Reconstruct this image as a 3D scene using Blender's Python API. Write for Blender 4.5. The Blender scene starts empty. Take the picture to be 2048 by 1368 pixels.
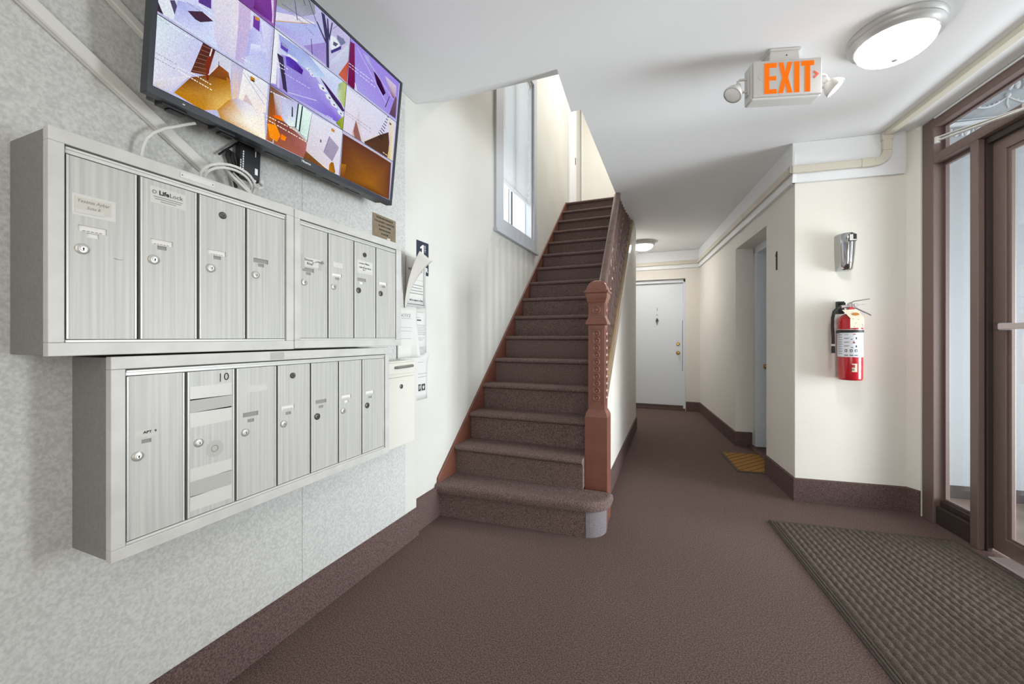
import bpy, bmesh, math, random
from mathutils import Matrix, Vector
random.seed(7)
C = bpy.context.scene.collection
SC = bpy.context.scene
PI = math.pi

# ---------------------------------------------------------------- camera, world, lights, exposure
cam_d = bpy.data.cameras.new('camera'); cam = bpy.data.objects.new('camera', cam_d); C.objects.link(cam)
cam_d.sensor_fit = 'HORIZONTAL'; cam_d.sensor_width = 36.0; cam_d.lens = 800.0/2048*36
cam_d.shift_y = -9.0/2048; cam_d.clip_start = 0.02; cam_d.clip_end = 200
CAM_Z = 1.15
cam.location = (0, 0, CAM_Z); cam.rotation_euler = (PI/2, 0, math.radians(21.986))
SC.camera = cam
SC.view_settings.view_transform = 'Standard'; SC.view_settings.look = 'None'
EXPO = 1.15; SC.view_settings.exposure = EXPO; SC.view_settings.gamma = 1.0; SC.view_settings.use_curve_mapping = False
W = bpy.data.worlds.new('daylight'); SC.world = W; W.use_nodes = True
bg = W.node_tree.nodes['Background']; bg.inputs[0].default_value = (0.95, 0.975, 1.0, 1); bg.inputs[1].default_value = 1.5

LAMP_GLOW = 36.0          # frosted bowl of the lobby lamp
HALL_BRIGHT = 66.0        # frosted bowl of the hall lamp
def area(name, loc, power, size, rot=(0, 0, 0), col=(1, .97, .93), sy=None):
    l = bpy.data.lights.new(name, 'AREA'); l.energy = power; l.size = size; l.color = col
    if sy: l.shape = 'RECTANGLE'; l.size_y = sy
    o = bpy.data.objects.new(name, l); o.location = loc; o.rotation_euler = rot; C.objects.link(o); return o
area('upper_landing_lamp', (-0.3, 5.0, 5.35), 30, 0.5, (0,0,0), (1,.98,.95))              # ceiling lamp of the floor above
area('rear_fill_overhead', (0.8, -1.0, 2.3), 3, 0.6)                 # weak fill added behind the camera, stands for no known fixture
area('rear_fill_upright', (0.35, -1.25, 1.15), 17, 1.6, (PI/2, 0, 0), (1, .985, .96), 1.9)   # broad soft fill added at the back wall, where no window is built
sd = area('street_daylight', tuple(Matrix.Rotation(math.radians(6.8768), 4, 'Z') @ Vector((4.3, 1.7, 0.85))), 70, 1.75, (0, PI/2, math.radians(6.9)), (0.985, .99, 1), 2.1)   # day through the street door of the vestibule
sd.data.spread = math.radians(100)

# ---------------------------------------------------------------- materials
def lin(c):
    c = c/255.0
    return c/12.92 if c <= .04045 else ((c+.055)/1.055)**2.4
def rgb(h):
    h = h.lstrip('#'); return tuple(lin(int(h[i:i+2], 16)) for i in (0, 2, 4)) + (1,)
def N(nt, t, **k):
    n = nt.nodes.new(t)
    for a, v in k.items(): setattr(n, a, v)
    return n
def mat(name, col, rough=.6, metal=0., spec=.5, col2=None, scale=40., mixlo=.35, mixhi=.65, detail=4., bump=0., bscale=200., stretch=None, emit=0., coat=0., coord='Object', bdist=.004):
    m = bpy.data.materials.new(name); m.use_nodes = True; nt = m.node_tree; b = nt.nodes['Principled BSDF']
    b.inputs['Base Color'].default_value = rgb(col); b.inputs['Roughness'].default_value = rough
    b.inputs['Metallic'].default_value = metal; b.inputs['Specular IOR Level'].default_value = spec
    if coat: b.inputs['Coat Weight'].default_value = coat; b.inputs['Coat Roughness'].default_value = .12
    if emit: b.inputs['Emission Color'].default_value = rgb(col); b.inputs['Emission Strength'].default_value = emit
    if col2 or bump:
        tc = N(nt, 'ShaderNodeNewGeometry') if coord == 'World' else N(nt, 'ShaderNodeTexCoord')
        src = tc.outputs['Position'] if coord == 'World' else tc.outputs['Object']
        if stretch:
            mp = N(nt, 'ShaderNodeMapping'); mp.inputs['Scale'].default_value = stretch
            nt.links.new(src, mp.inputs['Vector']); src = mp.outputs['Vector']
    if col2:
        no = N(nt, 'ShaderNodeTexNoise'); no.inputs['Scale'].default_value = scale; no.inputs['Detail'].default_value = detail
        nt.links.new(src, no.inputs['Vector'])
        mr = N(nt, 'ShaderNodeMapRange'); mr.inputs['From Min'].default_value = mixlo; mr.inputs['From Max'].default_value = mixhi
        nt.links.new(no.outputs['Fac'], mr.inputs['Value'])
        mx = N(nt, 'ShaderNodeMix', data_type='RGBA')
        mx.inputs['A'].default_value = rgb(col); mx.inputs['B'].default_value = rgb(col2)
        nt.links.new(mr.outputs['Result'], mx.inputs['Factor']); nt.links.new(mx.outputs['Result'], b.inputs['Base Color'])
    if bump:
        n2 = N(nt, 'ShaderNodeTexNoise'); n2.inputs['Scale'].default_value = bscale; n2.inputs['Detail'].default_value = 3.
        nt.links.new(src, n2.inputs['Vector'])
        bp = N(nt, 'ShaderNodeBump'); bp.inputs['Strength'].default_value = bump; bp.inputs['Distance'].default_value = bdist
        nt.links.new(n2.outputs['Fac'], bp.inputs['Height']); nt.links.new(bp.outputs['Normal'], b.inputs['Normal'])
    return m
def emat(name, col, s):
    m = bpy.data.materials.new(name); m.use_nodes = True; nt = m.node_tree
    for n in list(nt.nodes): nt.nodes.remove(n)
    e = N(nt, 'ShaderNodeEmission'); e.inputs[0].default_value = rgb(col); e.inputs[1].default_value = s
    o = N(nt, 'ShaderNodeOutputMaterial'); nt.links.new(e.outputs[0], o.inputs[0]); return m
def bowlmat(name, col, lo, hi):
    # a frosted bowl: the glass under the bulbs glows most, its steep rim least
    m = bpy.data.materials.new(name); m.use_nodes = True; nt = m.node_tree
    for n in list(nt.nodes): nt.nodes.remove(n)
    g = N(nt, 'ShaderNodeNewGeometry'); sx = N(nt, 'ShaderNodeSeparateXYZ'); nt.links.new(g.outputs['Normal'], sx.inputs[0])
    ng = N(nt, 'ShaderNodeMath', operation='ABSOLUTE'); nt.links.new(sx.outputs['Z'], ng.inputs[0])
    pw = N(nt, 'ShaderNodeMath', operation='POWER'); pw.inputs[1].default_value = 3.0; nt.links.new(ng.outputs[0], pw.inputs[0])
    ma = N(nt, 'ShaderNodeMath', operation='MULTIPLY_ADD'); ma.inputs[1].default_value = hi; ma.inputs[2].default_value = lo; nt.links.new(pw.outputs[0], ma.inputs[0])
    e = N(nt, 'ShaderNodeEmission'); e.inputs[0].default_value = rgb(col); nt.links.new(ma.outputs[0], e.inputs[1])
    o = N(nt, 'ShaderNodeOutputMaterial'); nt.links.new(e.outputs[0], o.inputs[0]); return m
def glassmat(name, tint='f4f8fa', refl=1.0):
    m = bpy.data.materials.new(name); m.use_nodes = True; nt = m.node_tree
    for n in list(nt.nodes): nt.nodes.remove(n)
    lw = N(nt, 'ShaderNodeLayerWeight'); pw = N(nt, 'ShaderNodeMath', operation='POWER'); pw.inputs[1].default_value = 4.0; nt.links.new(lw.outputs['Facing'], pw.inputs[0])
    fr = N(nt, 'ShaderNodeMapRange'); fr.inputs['To Min'].default_value = .04; fr.inputs['To Max'].default_value = .7; nt.links.new(pw.outputs[0], fr.inputs['Value'])
    t = N(nt, 'ShaderNodeBsdfTransparent'); t.inputs[0].default_value = rgb(tint)
    g = N(nt, 'ShaderNodeBsdfGlossy'); g.inputs['Roughness'].default_value = .03; g.inputs[0].default_value = (.9*refl, .9*refl, .9*refl, 1)
    x = N(nt, 'ShaderNodeMixShader'); o = N(nt, 'ShaderNodeOutputMaterial')
    nt.links.new(fr.outputs[0], x.inputs[0]); nt.links.new(t.outputs[0], x.inputs[1]); nt.links.new(g.outputs[0], x.inputs[2]); nt.links.new(x.outputs[0], o.inputs[0]); return m
def vcolmat(name, s):
    m = bpy.data.materials.new(name); m.use_nodes = True; nt = m.node_tree
    for n in list(nt.nodes): nt.nodes.remove(n)
    a = N(nt, 'ShaderNodeVertexColor'); a.layer_name = 'Col'
    tc = N(nt, 'ShaderNodeTexCoord'); no = N(nt, 'ShaderNodeTexNoise'); no.inputs['Scale'].default_value = 260; no.inputs['Detail'].default_value = 2
    nt.links.new(tc.outputs['Object'], no.inputs['Vector'])
    mr = N(nt, 'ShaderNodeMapRange'); mr.inputs['From Min'].default_value = .3; mr.inputs['From Max'].default_value = .7; mr.inputs['To Min'].default_value = .85; mr.inputs['To Max'].default_value = 1.13
    nt.links.new(no.outputs['Fac'], mr.inputs['Value'])
    mx = N(nt, 'ShaderNodeVectorMath', operation='SCALE'); nt.links.new(a.outputs[0], mx.inputs[0]); nt.links.new(mr.outputs['Result'], mx.inputs['Scale'])
    e = N(nt, 'ShaderNodeEmission'); e.inputs[1].default_value = s; nt.links.new(mx.outputs[0], e.inputs[0])
    o = N(nt, 'ShaderNodeOutputMaterial'); nt.links.new(e.outputs[0], o.inputs[0]); return m

M = {}
M['wall'] = mat('cream_wall_paint', 'e3e0d7', .72, col2='dedbd1', scale=2.2, bump=.12, bscale=60, coord='World')
M['walldim'] = mat('wall_paint_dimmed_for_light', 'c8c6c0', .72, col2='c2c0b9', scale=2.2, bump=.12, bscale=60, coord='World')  # same wall paint, colour darkened to offset the strong light from the door
M['wallhall'] = mat('hall_wall_paint', 'd9d4cc', .72, col2='d7d2c9', scale=2.2, bump=.12, bscale=60, coord='World')
M['white'] = mat('white_trim_paint', 'e2e3e4', .5, bump=.05, bscale=40, coord='World')
M['ceil'] = mat('grey_white_ceiling_paint', 'edeeef', .8, bump=.06, bscale=90, coord='World')
M['panel'] = mat('mottled_grey_wall_panel', 'c2c2bf', .85, col2='aeaeab', scale=120, detail=3, mixlo=.36, mixhi=.64, bump=.25, bscale=170, coord='World')
M['winpaint'] = mat('blue_grey_window_paint', 'b2b5bb', .45, bump=.05, bscale=40)
M['carpet'] = mat('brown_loop_carpet', '786560', .97, spec=.1, col2='534440', scale=190, detail=4, mixlo=.40, mixhi=.60, bump=.9, bscale=260, coord='World', bdist=.006)
M['carpet_base'] = mat('brown_carpet_base', '705d59', .97, spec=.1, col2='4f413e', scale=190, detail=4, mixlo=.40, mixhi=.60, bump=.7, bscale=260, coord='World', bdist=.006)
M['stair'] = mat('dark_brown_stair_carpet', '7f6c68', .97, spec=.1, col2='574844', scale=200, detail=4, mixlo=.40, mixhi=.60, bump=.9, bscale=260, coord='World', bdist=.006)
M['patch'] = mat('grey_carpet_offcut', '8d8688', .97, spec=.1, col2='6c6668', scale=330, detail=3, bump=.9, bscale=260, coord='World', bdist=.006)
M['redwood'] = mat('red_brown_gloss_paint', '7a4d3f', .34, coat=.25, col2='714639', scale=9, bump=.06, bscale=90)
M['skirtwood'] = mat('dark_red_brown_skirt_paint', '6f4537', .4, coat=.15, col2='653d30', scale=9, bump=.06, bscale=90)
M['darkwood'] = mat('dark_brown_gloss_paint', '5e443d', .26, coat=.4, col2='543b35', scale=12, bump=.08, bscale=110)
M['rail'] = mat('worn_brown_handrail', '76645c', .3, coat=.3, col2='6a5148', scale=14)
M['string'] = mat('ochre_brown_string_paint', '8f775a', .3, coat=.3, col2='836c52', scale=5)
M['alum'] = mat('brushed_aluminium_door', 'bdbcb8', .45, metal=.15, col2='a9a8a4', scale=3.0, detail=6, mixlo=.3, mixhi=.7, stretch=(40, 45, .8), coord='World')
M['alumframe'] = mat('painted_aluminium_frame', 'c4c3bf', .45, metal=.1, col2='bab9b5', scale=14, coord='World')
M['alumbright'] = mat('bright_aluminium_edge', 'c6c6c2', .38, metal=.25)
M['cabside'] = mat('grey_cabinet_side', '7d7b77', .6, metal=.0, col2='757370', scale=120, coord='World')
M['dark'] = mat('near_black_gap', '1c1b1a', .7)
M['slot'] = mat('grey_slot_back', '8b8a86', .6)
M['slotpaper'] = mat('off_white_card', 'dedcd6', .7)
M['chrome'] = mat('polished_lock_metal', 'c2c1bc', .3, metal=.55)
M['darkmetal'] = mat('tarnished_lock_metal', '55534f', .4, metal=.6)
M['paper'] = mat('white_paper', 'c8c7c3', .8)
M['sticker'] = mat('bright_white_sticker', 'e5e5e1', .6)
M['creampaper'] = mat('cream_paper', 'c4c0b8', .8)
M['tape'] = mat('clear_tape', 'c9c8c3', .25)
M['greytape'] = mat('grey_tape', 'a9a8a3', .4)
M['ink'] = mat('black_ink', '2a2a2c', .8)
M['greyink'] = mat('grey_ink', '7c7b79', .8)
M['brassplate'] = mat('dull_brass_plate', '8d8069', .4, metal=.4, col2='82755f', scale=30)
M['brass'] = mat('polished_brass', 'a98b4a', .25, metal=.8)
M['navy'] = mat('navy_sign_plastic', '23293a', .5)
M['signwhite'] = mat('white_sign_lettering', 'eeeeee', .5)
M['tvbody'] = mat('blue_black_television_plastic', '282c36', .38, col2='242831', scale=8)
M['black'] = mat('black_plastic', '1b1b1e', .45)
M['screen'] = vcolmat('television_picture', .99/2**EXPO)
M['screenblack'] = mat('screen_glass_black', '08080c', .15)
M['raceway'] = mat('white_cable_raceway', 'cccbc6', .5)
M['cable'] = mat('white_cable_sheath', 'd5d4d0', .5)
M['cream'] = mat('cream_conduit_paint', 'c8c2b2', .5)
M['doorwhite'] = mat('pale_blue_white_door_paint', 'd5dadf', .45, bump=.04, bscale=30)
M['bronze'] = mat('bronze_storefront_metal', '75625c', .42, metal=.15, col2='6b5953', scale=300, detail=2, coord='World')
M['bronzedk'] = mat('dark_bronze_metal', '3a2f2c', .5, metal=.1)
M['glass'] = glassmat('clear_glass')
M['pushbar'] = mat('satin_steel', 'c4bcba', .35, metal=.4)
M['vestwall'] = mat('vestibule_wall_paint', 'a2a5a8', .8, bump=.2, bscale=70, coord='World')
M['frieze'] = mat('white_plaster_frieze', 'd0d2d4', .7)
M['vestfloor'] = mat('vestibule_brown_tile', '7b6a60', .6, col2='6b5b52', scale=6, coord='World')
M['red'] = mat('red_cylinder_enamel', 'b41220', .22, coat=.6)
M['label'] = mat('white_label', 'dfe3ea', .5)
M['hose'] = mat('black_rubber', '22211f', .6)
M['tag'] = mat('cream_tag', 'e2d8c2', .7)
M['orange'] = mat('orange_print', 'c07a30', .6)
M['redprint'] = mat('red_print', 'b02a30', .6)
M['chromehi'] = mat('mirror_chrome', 'bbbcbc', .1, metal=1.0)
M['plastic'] = mat('white_plastic', 'c9c7c3', .45)
M['exitface'] = mat('exit_face_plastic', 'b9b5b2', .5)
M['exitglow'] = emat('exit_letter_glow', 'ff7a1e', 1.0/2**EXPO)
M['exitred'] = mat('unlit_red_arrow', 'd65a4a', .5)
M['lampring'] = mat('silver_white_lamp_ring', 'b9b9b7', .4, metal=.3)
M['lampglow'] = bowlmat('frosted_bowl_glow', 'fdfcf9', .42, LAMP_GLOW)
M['bowlhall'] = bowlmat('warm_bowl_light', 'fdfaf5', .42, HALL_BRIGHT)
M['mat'] = mat('grey_brown_ribbed_mat', '665c53', .95, spec=.1, col2='48403a', scale=300, detail=3, bump=.6, bscale=350, bdist=.004)
M['matedge'] = mat('dark_rubber_edge', '3f3a35', .8, col2='4d4640', scale=60)
M['coir'] = mat('tan_coir', 'a27a48', .97, spec=.1, col2='85602f', scale=260, detail=3, bump=.8, bscale=300, coord='World')
M['coirline'] = mat('dark_coir_line', '4c3b28', .97, spec=.1)
M['slat'] = mat('white_blind_slat', 'dfe0e0', .5)
M['sash'] = mat('white_window_sash', 'd8dadd', .5)
M['sashdark'] = mat('dark_window_gap', '4c4c50', .6)
M['boxcream'] = mat('cream_enamelled_steel', 'ccc9c0', .45)
M['greyframe'] = mat('grey_metal', '85837f', .4, metal=.4)

# ---------------------------------------------------------------- helpers
YAW = math.radians(21.986); DR = math.radians(6.8768)
RM = Matrix.Rotation(DR, 4, 'Z')                                    # frame of the entrance side, turned 6.9 degrees
def frame(o, a, b, n):
    m = Matrix.Identity(4)
    for i, v in enumerate((a, b, n)):
        for j in range(3): m[j][i] = v[j]
    for j in range(3): m[j][3] = o[j]
    return m
def LW(x): return frame((x, 0, 0), (0, 1, 0), (0, 0, 1), (1, 0, 0))              # on the left wall: a = depth, b = height, n = out of the wall
def EW(y): return RM @ frame((0, y, 0), (1, 0, 0), (0, 0, 1), (0, -1, 0))         # on the entry wall
def HW(x): return RM @ frame((x, 0, 0), (0, -1, 0), (0, 0, 1), (-1, 0, 0))        # on the hall's right wall: a = -depth
def FW(y): return frame((0, y, 0), (1, 0, 0), (0, 0, 1), (0, -1, 0))              # on the hall's end wall
WP = {}
class MB:
    def __init__(s, m=None): s.v = []; s.f = []; s.mi = []; s.sm = []; s.m = m or Matrix.Identity(4); s.vc = None
    def add(s, vs, fs, mi=0, smooth=False, mm=None):
        k = len(s.v); T = s.m @ mm if mm is not None else s.m
        s.v += [T @ Vector(p) for p in vs]
        for f in fs: s.f.append([i+k for i in f]); s.mi.append(mi); s.sm.append(smooth)
        return s
    def box(s, a, b, mi=0, mm=None):
        x0, y0, z0 = (min(a[i], b[i]) for i in range(3)); x1, y1, z1 = (max(a[i], b[i]) for i in range(3))
        return s.add([(x0,y0,z0),(x1,y0,z0),(x1,y1,z0),(x0,y1,z0),(x0,y0,z1),(x1,y0,z1),(x1,y1,z1),(x0,y1,z1)],
                     [(0,3,2,1),(4,5,6,7),(0,1,5,4),(1,2,6,5),(2,3,7,6),(3,0,4,7)], mi, False, mm)
    def prism(s, pts, d0, d1, axis='z', mi=0, mm=None, smooth=False):
        # polygon pts in the two other axes, extruded along axis from d0 to d1
        def P(p, d): return {'z': (p[0], p[1], d), 'x': (d, p[0], p[1]), 'y': (p[0], d, p[1])}[axis]
        n = len(pts); vs = [P(p, d0) for p in pts] + [P(p, d1) for p in pts]
        fs = [list(range(n))[::-1], list(range(n, 2*n))]
        s.add(vs, fs, mi, False, mm)
        k = len(s.v) - 2*n
        for i in range(n):
            j = (i+1) % n; s.f.append([k+i, k+j, k+n+j, k+n+i]); s.mi.append(mi); s.sm.append(smooth)
        return s
    def lathe(s, prof, c=(0,0,0), axis='z', seg=24, mi=0, mm=None, arc=None, smooth=True):
        vs, fs = [], []; n = len(prof); full = arc is None; st = 0 if full else arc[0]; en = 2*PI if full else arc[1]
        cnt = seg if full else seg+1
        for k in range(cnt):
            t = st + (en-st)*k/seg; ct, sn = math.cos(t), math.sin(t)
            for r, hh in prof:
                if axis == 'z': vs.append((c[0]+r*ct, c[1]+r*sn, c[2]+hh))
                elif axis == 'x': vs.append((c[0]+hh, c[1]+r*ct, c[2]+r*sn))
                else: vs.append((c[0]+r*sn, c[1]+hh, c[2]+r*ct))
        for k in range(seg):
            k2 = (k+1) % cnt
            for i in range(n-1): fs.append((k*n+i, k2*n+i, k2*n+i+1, k*n+i+1))
        return s.add(vs, fs, mi, smooth, mm)
    def tube(s, path, r, seg=8, mi=0, mm=None, closed=False, smooth=True, flat=None):
        P = [Vector(p) for p in path]; n = len(P); vs, fs = [], []; up = None
        for i in range(n):
            if closed: d = P[(i+1) % n] - P[i-1]
            else: d = P[min(i+1, n-1)] - P[max(i-1, 0)]
            d.normalize()
            if up is None:
                up = Vector((0,0,1)) if abs(d.z) < .9 else Vector((1,0,0))
            u = d.cross(up).normalized(); w = u.cross(d).normalized(); up = w
            rr = r[i] if isinstance(r, (list, tuple)) else r
            for k in range(seg):
                t = 2*PI*(k+.5)/seg; vs.append(tuple(P[i] + u*math.cos(t)*rr + w*math.sin(t)*rr*(flat or 1)))
        for i in range(n if closed else n-1):
            j = (i+1) % n
            for k in range(seg): fs.append((i*seg+k, i*seg+(k+1) % seg, j*seg+(k+1) % seg, j*seg+k))
        if not closed: fs += [tuple(range(seg))[::-1], tuple((n-1)*seg+k for k in range(seg))]
        return s.add(vs, fs, mi, smooth, mm)
    def ball(s, c, r, mi=0, seg=14, rings=8, mm=None, sc=(1,1,1)):
        vs, fs = [], []
        for i in range(rings+1):
            a = PI*i/rings
            for k in range(seg):
                t = 2*PI*k/seg; vs.append((c[0]+r*sc[0]*math.sin(a)*math.cos(t), c[1]+r*sc[1]*math.sin(a)*math.sin(t), c[2]+r*sc[2]*math.cos(a)))
        for i in range(rings):
            for k in range(seg): fs.append((i*seg+k, i*seg+(k+1) % seg, (i+1)*seg+(k+1) % seg, (i+1)*seg+k))
        return s.add(vs, fs, mi, True, mm)
    def holed(s, a0, a1, b0, b1, n1, n0, holes, mi=0, mm=None):
        # slab between n0 (back) and n1 (front) with rectangular holes (a0,a1,b0,b1,depth or None,mi)
        A = sorted({a0, a1} | {v for h_ in holes for v in h_[:2]}); B = sorted({b0, b1} | {v for h_ in holes for v in h_[2:4]})
        def inside(x, y):
            for h_ in holes:
                if h_[0] < x < h_[1] and h_[2] < y < h_[3]: return h_
        for i in range(len(A)-1):
            for j in range(len(B)-1):
                if inside((A[i]+A[i+1])/2, (B[j]+B[j+1])/2): continue
                p = [(A[i],B[j]),(A[i+1],B[j]),(A[i+1],B[j+1]),(A[i],B[j+1])]
                s.add([(x,y,n1) for x,y in p], [(0,1,2,3)], mi, False, mm); s.add([(x,y,n0) for x,y in p], [(3,2,1,0)], mi, False, mm)
        for (x0,x1,y0,y1,dn,hm) in [(a0,a1,b0,b1,'out',mi)] + [tuple(h_) for h_ in holes]:
            nb = n0 if dn in ('out', None) else n1 - dn
            q = [(x0,y0),(x1,y0),(x1,y1),(x0,y1)]
            for k in range(4):
                u, v = q[k], q[(k+1) % 4]
                s.add([(u[0],u[1],n1),(v[0],v[1],n1),(v[0],v[1],nb),(u[0],u[1],nb)], [(0,3,2,1) if dn == 'out' else (0,1,2,3)], mi, False, mm)
            if dn not in ('out', None): s.add([(x,y,nb) for x,y in q], [(0,1,2,3)], hm, False, mm)
        return s
    def text(s, body, a, b, n, size, mi=0, align='CENTER', mm=None, ext=.0004, sx=1., shear=0., bold=0.):
        cu = bpy.data.curves.new('t', 'FONT'); cu.body = body; cu.size = size; cu.align_x = align; cu.align_y = 'CENTER'
        cu.extrude = ext; cu.resolution_u = 2; cu.shear = shear; cu.offset = bold
        ob = bpy.data.objects.new('t', cu); C.objects.link(ob)
        me = bpy.data.meshes.new_from_object(ob.evaluated_get(bpy.context.evaluated_depsgraph_get()))
        vs = [(a + v.co.x*sx, b + v.co.y, n + v.co.z) for v in me.vertices]; fs = [tuple(p.vertices) for p in me.polygons]
        bpy.data.objects.remove(ob); bpy.data.meshes.remove(me); bpy.data.curves.remove(cu)
        return s.add(vs, fs, mi, False, mm)
    def build(s, name, mats, parent=None, bevel=0., seg=2, sharp=35, recalc=True):
        if not isinstance(mats, (list, tuple)): mats = [mats]
        me = bpy.data.meshes.new(name)
        lo = Vector([min(v[i] for v in s.v) for i in range(3)]); hi = Vector([max(v[i] for v in s.v) for i in range(3)])
        c = Vector(((lo.x+hi.x)/2, (lo.y+hi.y)/2, lo.z))
        me.from_pydata([tuple(v-c) for v in s.v], [], s.f)
        for k in mats: me.materials.append(M[k])
        me.polygons.foreach_set('material_index', s.mi); me.polygons.foreach_set('use_smooth', s.sm)
        bm = bmesh.new(); bm.from_mesh(me)
        if recalc: bmesh.ops.remove_doubles(bm, verts=bm.verts, dist=2e-5); bmesh.ops.recalc_face_normals(bm, faces=bm.faces)
        if bevel:
            ed = [e for e in bm.edges if len(e.link_faces) == 2 and e.calc_face_angle(0) > math.radians(40)]
            bmesh.ops.bevel(bm, geom=ed, offset=bevel, segments=seg, profile=.5, affect='EDGES', clamp_overlap=True)
        bm.to_mesh(me); bm.free()
        if any(s.sm): me.set_sharp_from_angle(angle=math.radians(sharp))
        if s.vc:
            at = me.color_attributes.new('Col', 'FLOAT_COLOR', 'POINT')
            for i, col in enumerate(s.vc): at.data[i].color = col
        o = bpy.data.objects.new(name, me); C.objects.link(o); put(o, c, parent); return o
def put(o, c, parent=None):
    WP[o.name] = Vector(c); o.location = c
    if parent is not None:
        o.parent = parent; o.matrix_parent_inverse = Matrix.Translation(-WP[parent.name])
def tag(o, label=None, cat=None, group=None, kind=None):
    if label: o['label'] = label
    if cat: o['category'] = cat
    if group: o['group'] = group
    if kind: o['kind'] = kind
    return o
def thing(name, loc, label, cat, group=None):
    o = bpy.data.objects.new(name, None); C.objects.link(o); o.empty_display_size = .1
    put(o, Vector(loc)); return tag(o, label, cat, group)
def struct(name, loc=None, label=None):
    o = bpy.data.objects.new(name, None); C.objects.link(o); put(o, Vector(loc or (0,0,0))); return tag(o, label, None, None, 'structure')
def S(o, label=None): return tag(o, label, None, None, 'structure')
def dup(o, delta, parent=None):
    c = o.copy(); C.objects.link(c); w = WP[o.name] + Vector(delta)
    put(c, w, parent)
    for ch in list(o.children): dup(ch, delta, c)
    return c
def R(x, y, z=0): return tuple(RM @ Vector((x, y, z)))
def xline(xr, Y): return (xr - Y*math.sin(DR))/math.cos(DR)          # X of the line XR = xr at depth Y

CEIL = 2.51; LX = -1.42

# ================================================================ THE SETTING
b = MB(); b.prism([(-1.6,-1.4), (xline(1.95,-1.4),-1.4), (xline(1.95,7.2),7.2), (-1.6,7.2)], -.12, 0); S(b.build('floor', 'carpet'))
b = MB(RM); b.prism([(1.95,-1.2), (4.6,-1.2), (4.6,3.75), (1.95,3.75)], -.12, -.002); S(b.build('floor', 'vestfloor'))

b = MB(); T = 2.98
XR_ = lambda Y: xline(1.97, Y)
b.prism([(-1.6,-1.4), (XR_(-1.4),-1.4), (XR_(1.965),1.965), (-.548,1.965), (-1.6,1.945)], CEIL, T)
b.prism([(-.548,1.965), (XR_(1.965),1.965), (XR_(2.37),2.37), (-.573,2.37)], CEIL, T)
b.prism([(-.512,2.37), (XR_(2.37),2.37), (XR_(5.6),5.6), (-.50,5.6)], CEIL, T)
b.prism([(-1.6,5.6), (XR_(5.6),5.6), (XR_(7.2),7.2), (-1.6,7.2)], CEIL, T)
ceiling = S(b.build('ceiling', 'ceil'))
b = MB(); b.add([(-1.42,1.946,CEIL),(-.548,1.965,CEIL),(-.60,2.34,2.735),(-1.42,2.325,2.735),(-1.42,1.946,T),(-.548,1.965,T),(-.60,2.34,T),(-1.42,2.325,T)],
   [(0,3,2,1),(4,5,6,7),(0,1,5,4),(1,2,6,5),(2,3,7,6),(3,0,4,7)]); b.build('sloped_soffit', 'ceil', ceiling)

# left wall with the stair window's hole
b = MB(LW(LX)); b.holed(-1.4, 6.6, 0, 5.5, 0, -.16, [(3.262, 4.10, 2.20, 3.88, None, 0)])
wall_left = S(b.build('wall_left', 'walldim'))
for (y0, y1) in ((-1.27, 1.178), (1.1795, 1.846)):
    b = MB(LW(LX)); b.box((y0, .01, .0), (y1, CEIL-.002, .032)); b.build('panel', 'panel', wall_left)
b = MB(LW(LX)); b.box((1.8475, .01, 0), (1.955, CEIL-.002, .03)); b.build('corner_board', 'walldim', wall_left, bevel=.003)
b = MB(); b.box((-1.6,-1.4,0), (2.3,-1.28,CEIL)); S(b.build('wall_back', 'wall'))

# side of the stairs along the hall
NOSE0, NZ0, RUN, RISE = 2.185, .213, .2239, .1900
def nose_z(Y): return NZ0 + (Y-NOSE0)*RISE/RUN
b = MB(); pts = [(2.56,0), (5.27,0), (5.27,CEIL), (4.98,CEIL), (2.56, nose_z(2.56)-.07)]
b.prism(pts, -.50, -.44, 'x'); S(b.build('wall_stair', 'wallhall'))
b = MB(); b.box((-1.42,5.21,0), (-.50,5.27,CEIL)); S(b.build('wall_under_stair', 'wallhall'))

# end of the hall with the recess for door_1
b = MB(FW(6.8)); b.holed(-1.5, .50, -.02, CEIL, 0, -.25, [(-.72, .172, -.02, 2.075, None, 0)]); S(b.build('wall_hall_end', 'wallhall'))
# right wall of the hall with the recess of door_2 (a = -depth)
b = MB(HW(1.19)); b.holed(-6.9, -3.262, -.02, CEIL, 0, -.165, [(-4.735, -3.81, -.02, 2.09, None, 0)]); S(b.build('wall_hall_right', 'wallhall'))
b = MB(RM); b.box((1.60,3.5,0), (1.66,5.2,CEIL)); S(b.build('wall_niche_back', 'wallhall'))
b = MB(RM); b.prism([(1.19,3.24), (1.832,3.24), (1.868,3.17), (1.96,3.17), (1.96,3.42), (1.36,3.42), (1.36,3.2615), (1.19,3.2615)], 0, CEIL); S(b.build('wall_entry', 'wall'))
b = MB(RM); b.box((1.87,-1.3,0), (1.98,1.2,CEIL)); S(b.build('wall_right', 'wall'))

# vestibule beyond the glass
b = MB(RM); b.box((1.98,3.61,0), (4.6,3.75,3.3)); wall_v = S(b.build('wall_vestibule', 'vestwall'))
b = MB(RM); b.box((1.95,-1.2,3.3), (4.6,3.75,3.42)); S(b.build('ceiling', 'vestwall'))
b = MB(RM); b.box((1.95,-1.25,0), (4.6,-1.15,3.3)); S(b.build('wall_vestibule', 'vestwall'))
b = MB(RM); b.box((1.90,1.2,CEIL), (1.98,3.42,3.3)); S(b.build('wall_over_door', 'vestwall'))
b = MB(EW(3.61)); b.box((1.985,.0,0), (4.55,.085,.012)); b.build('skirting', 'bronzedk', wall_v)
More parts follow.
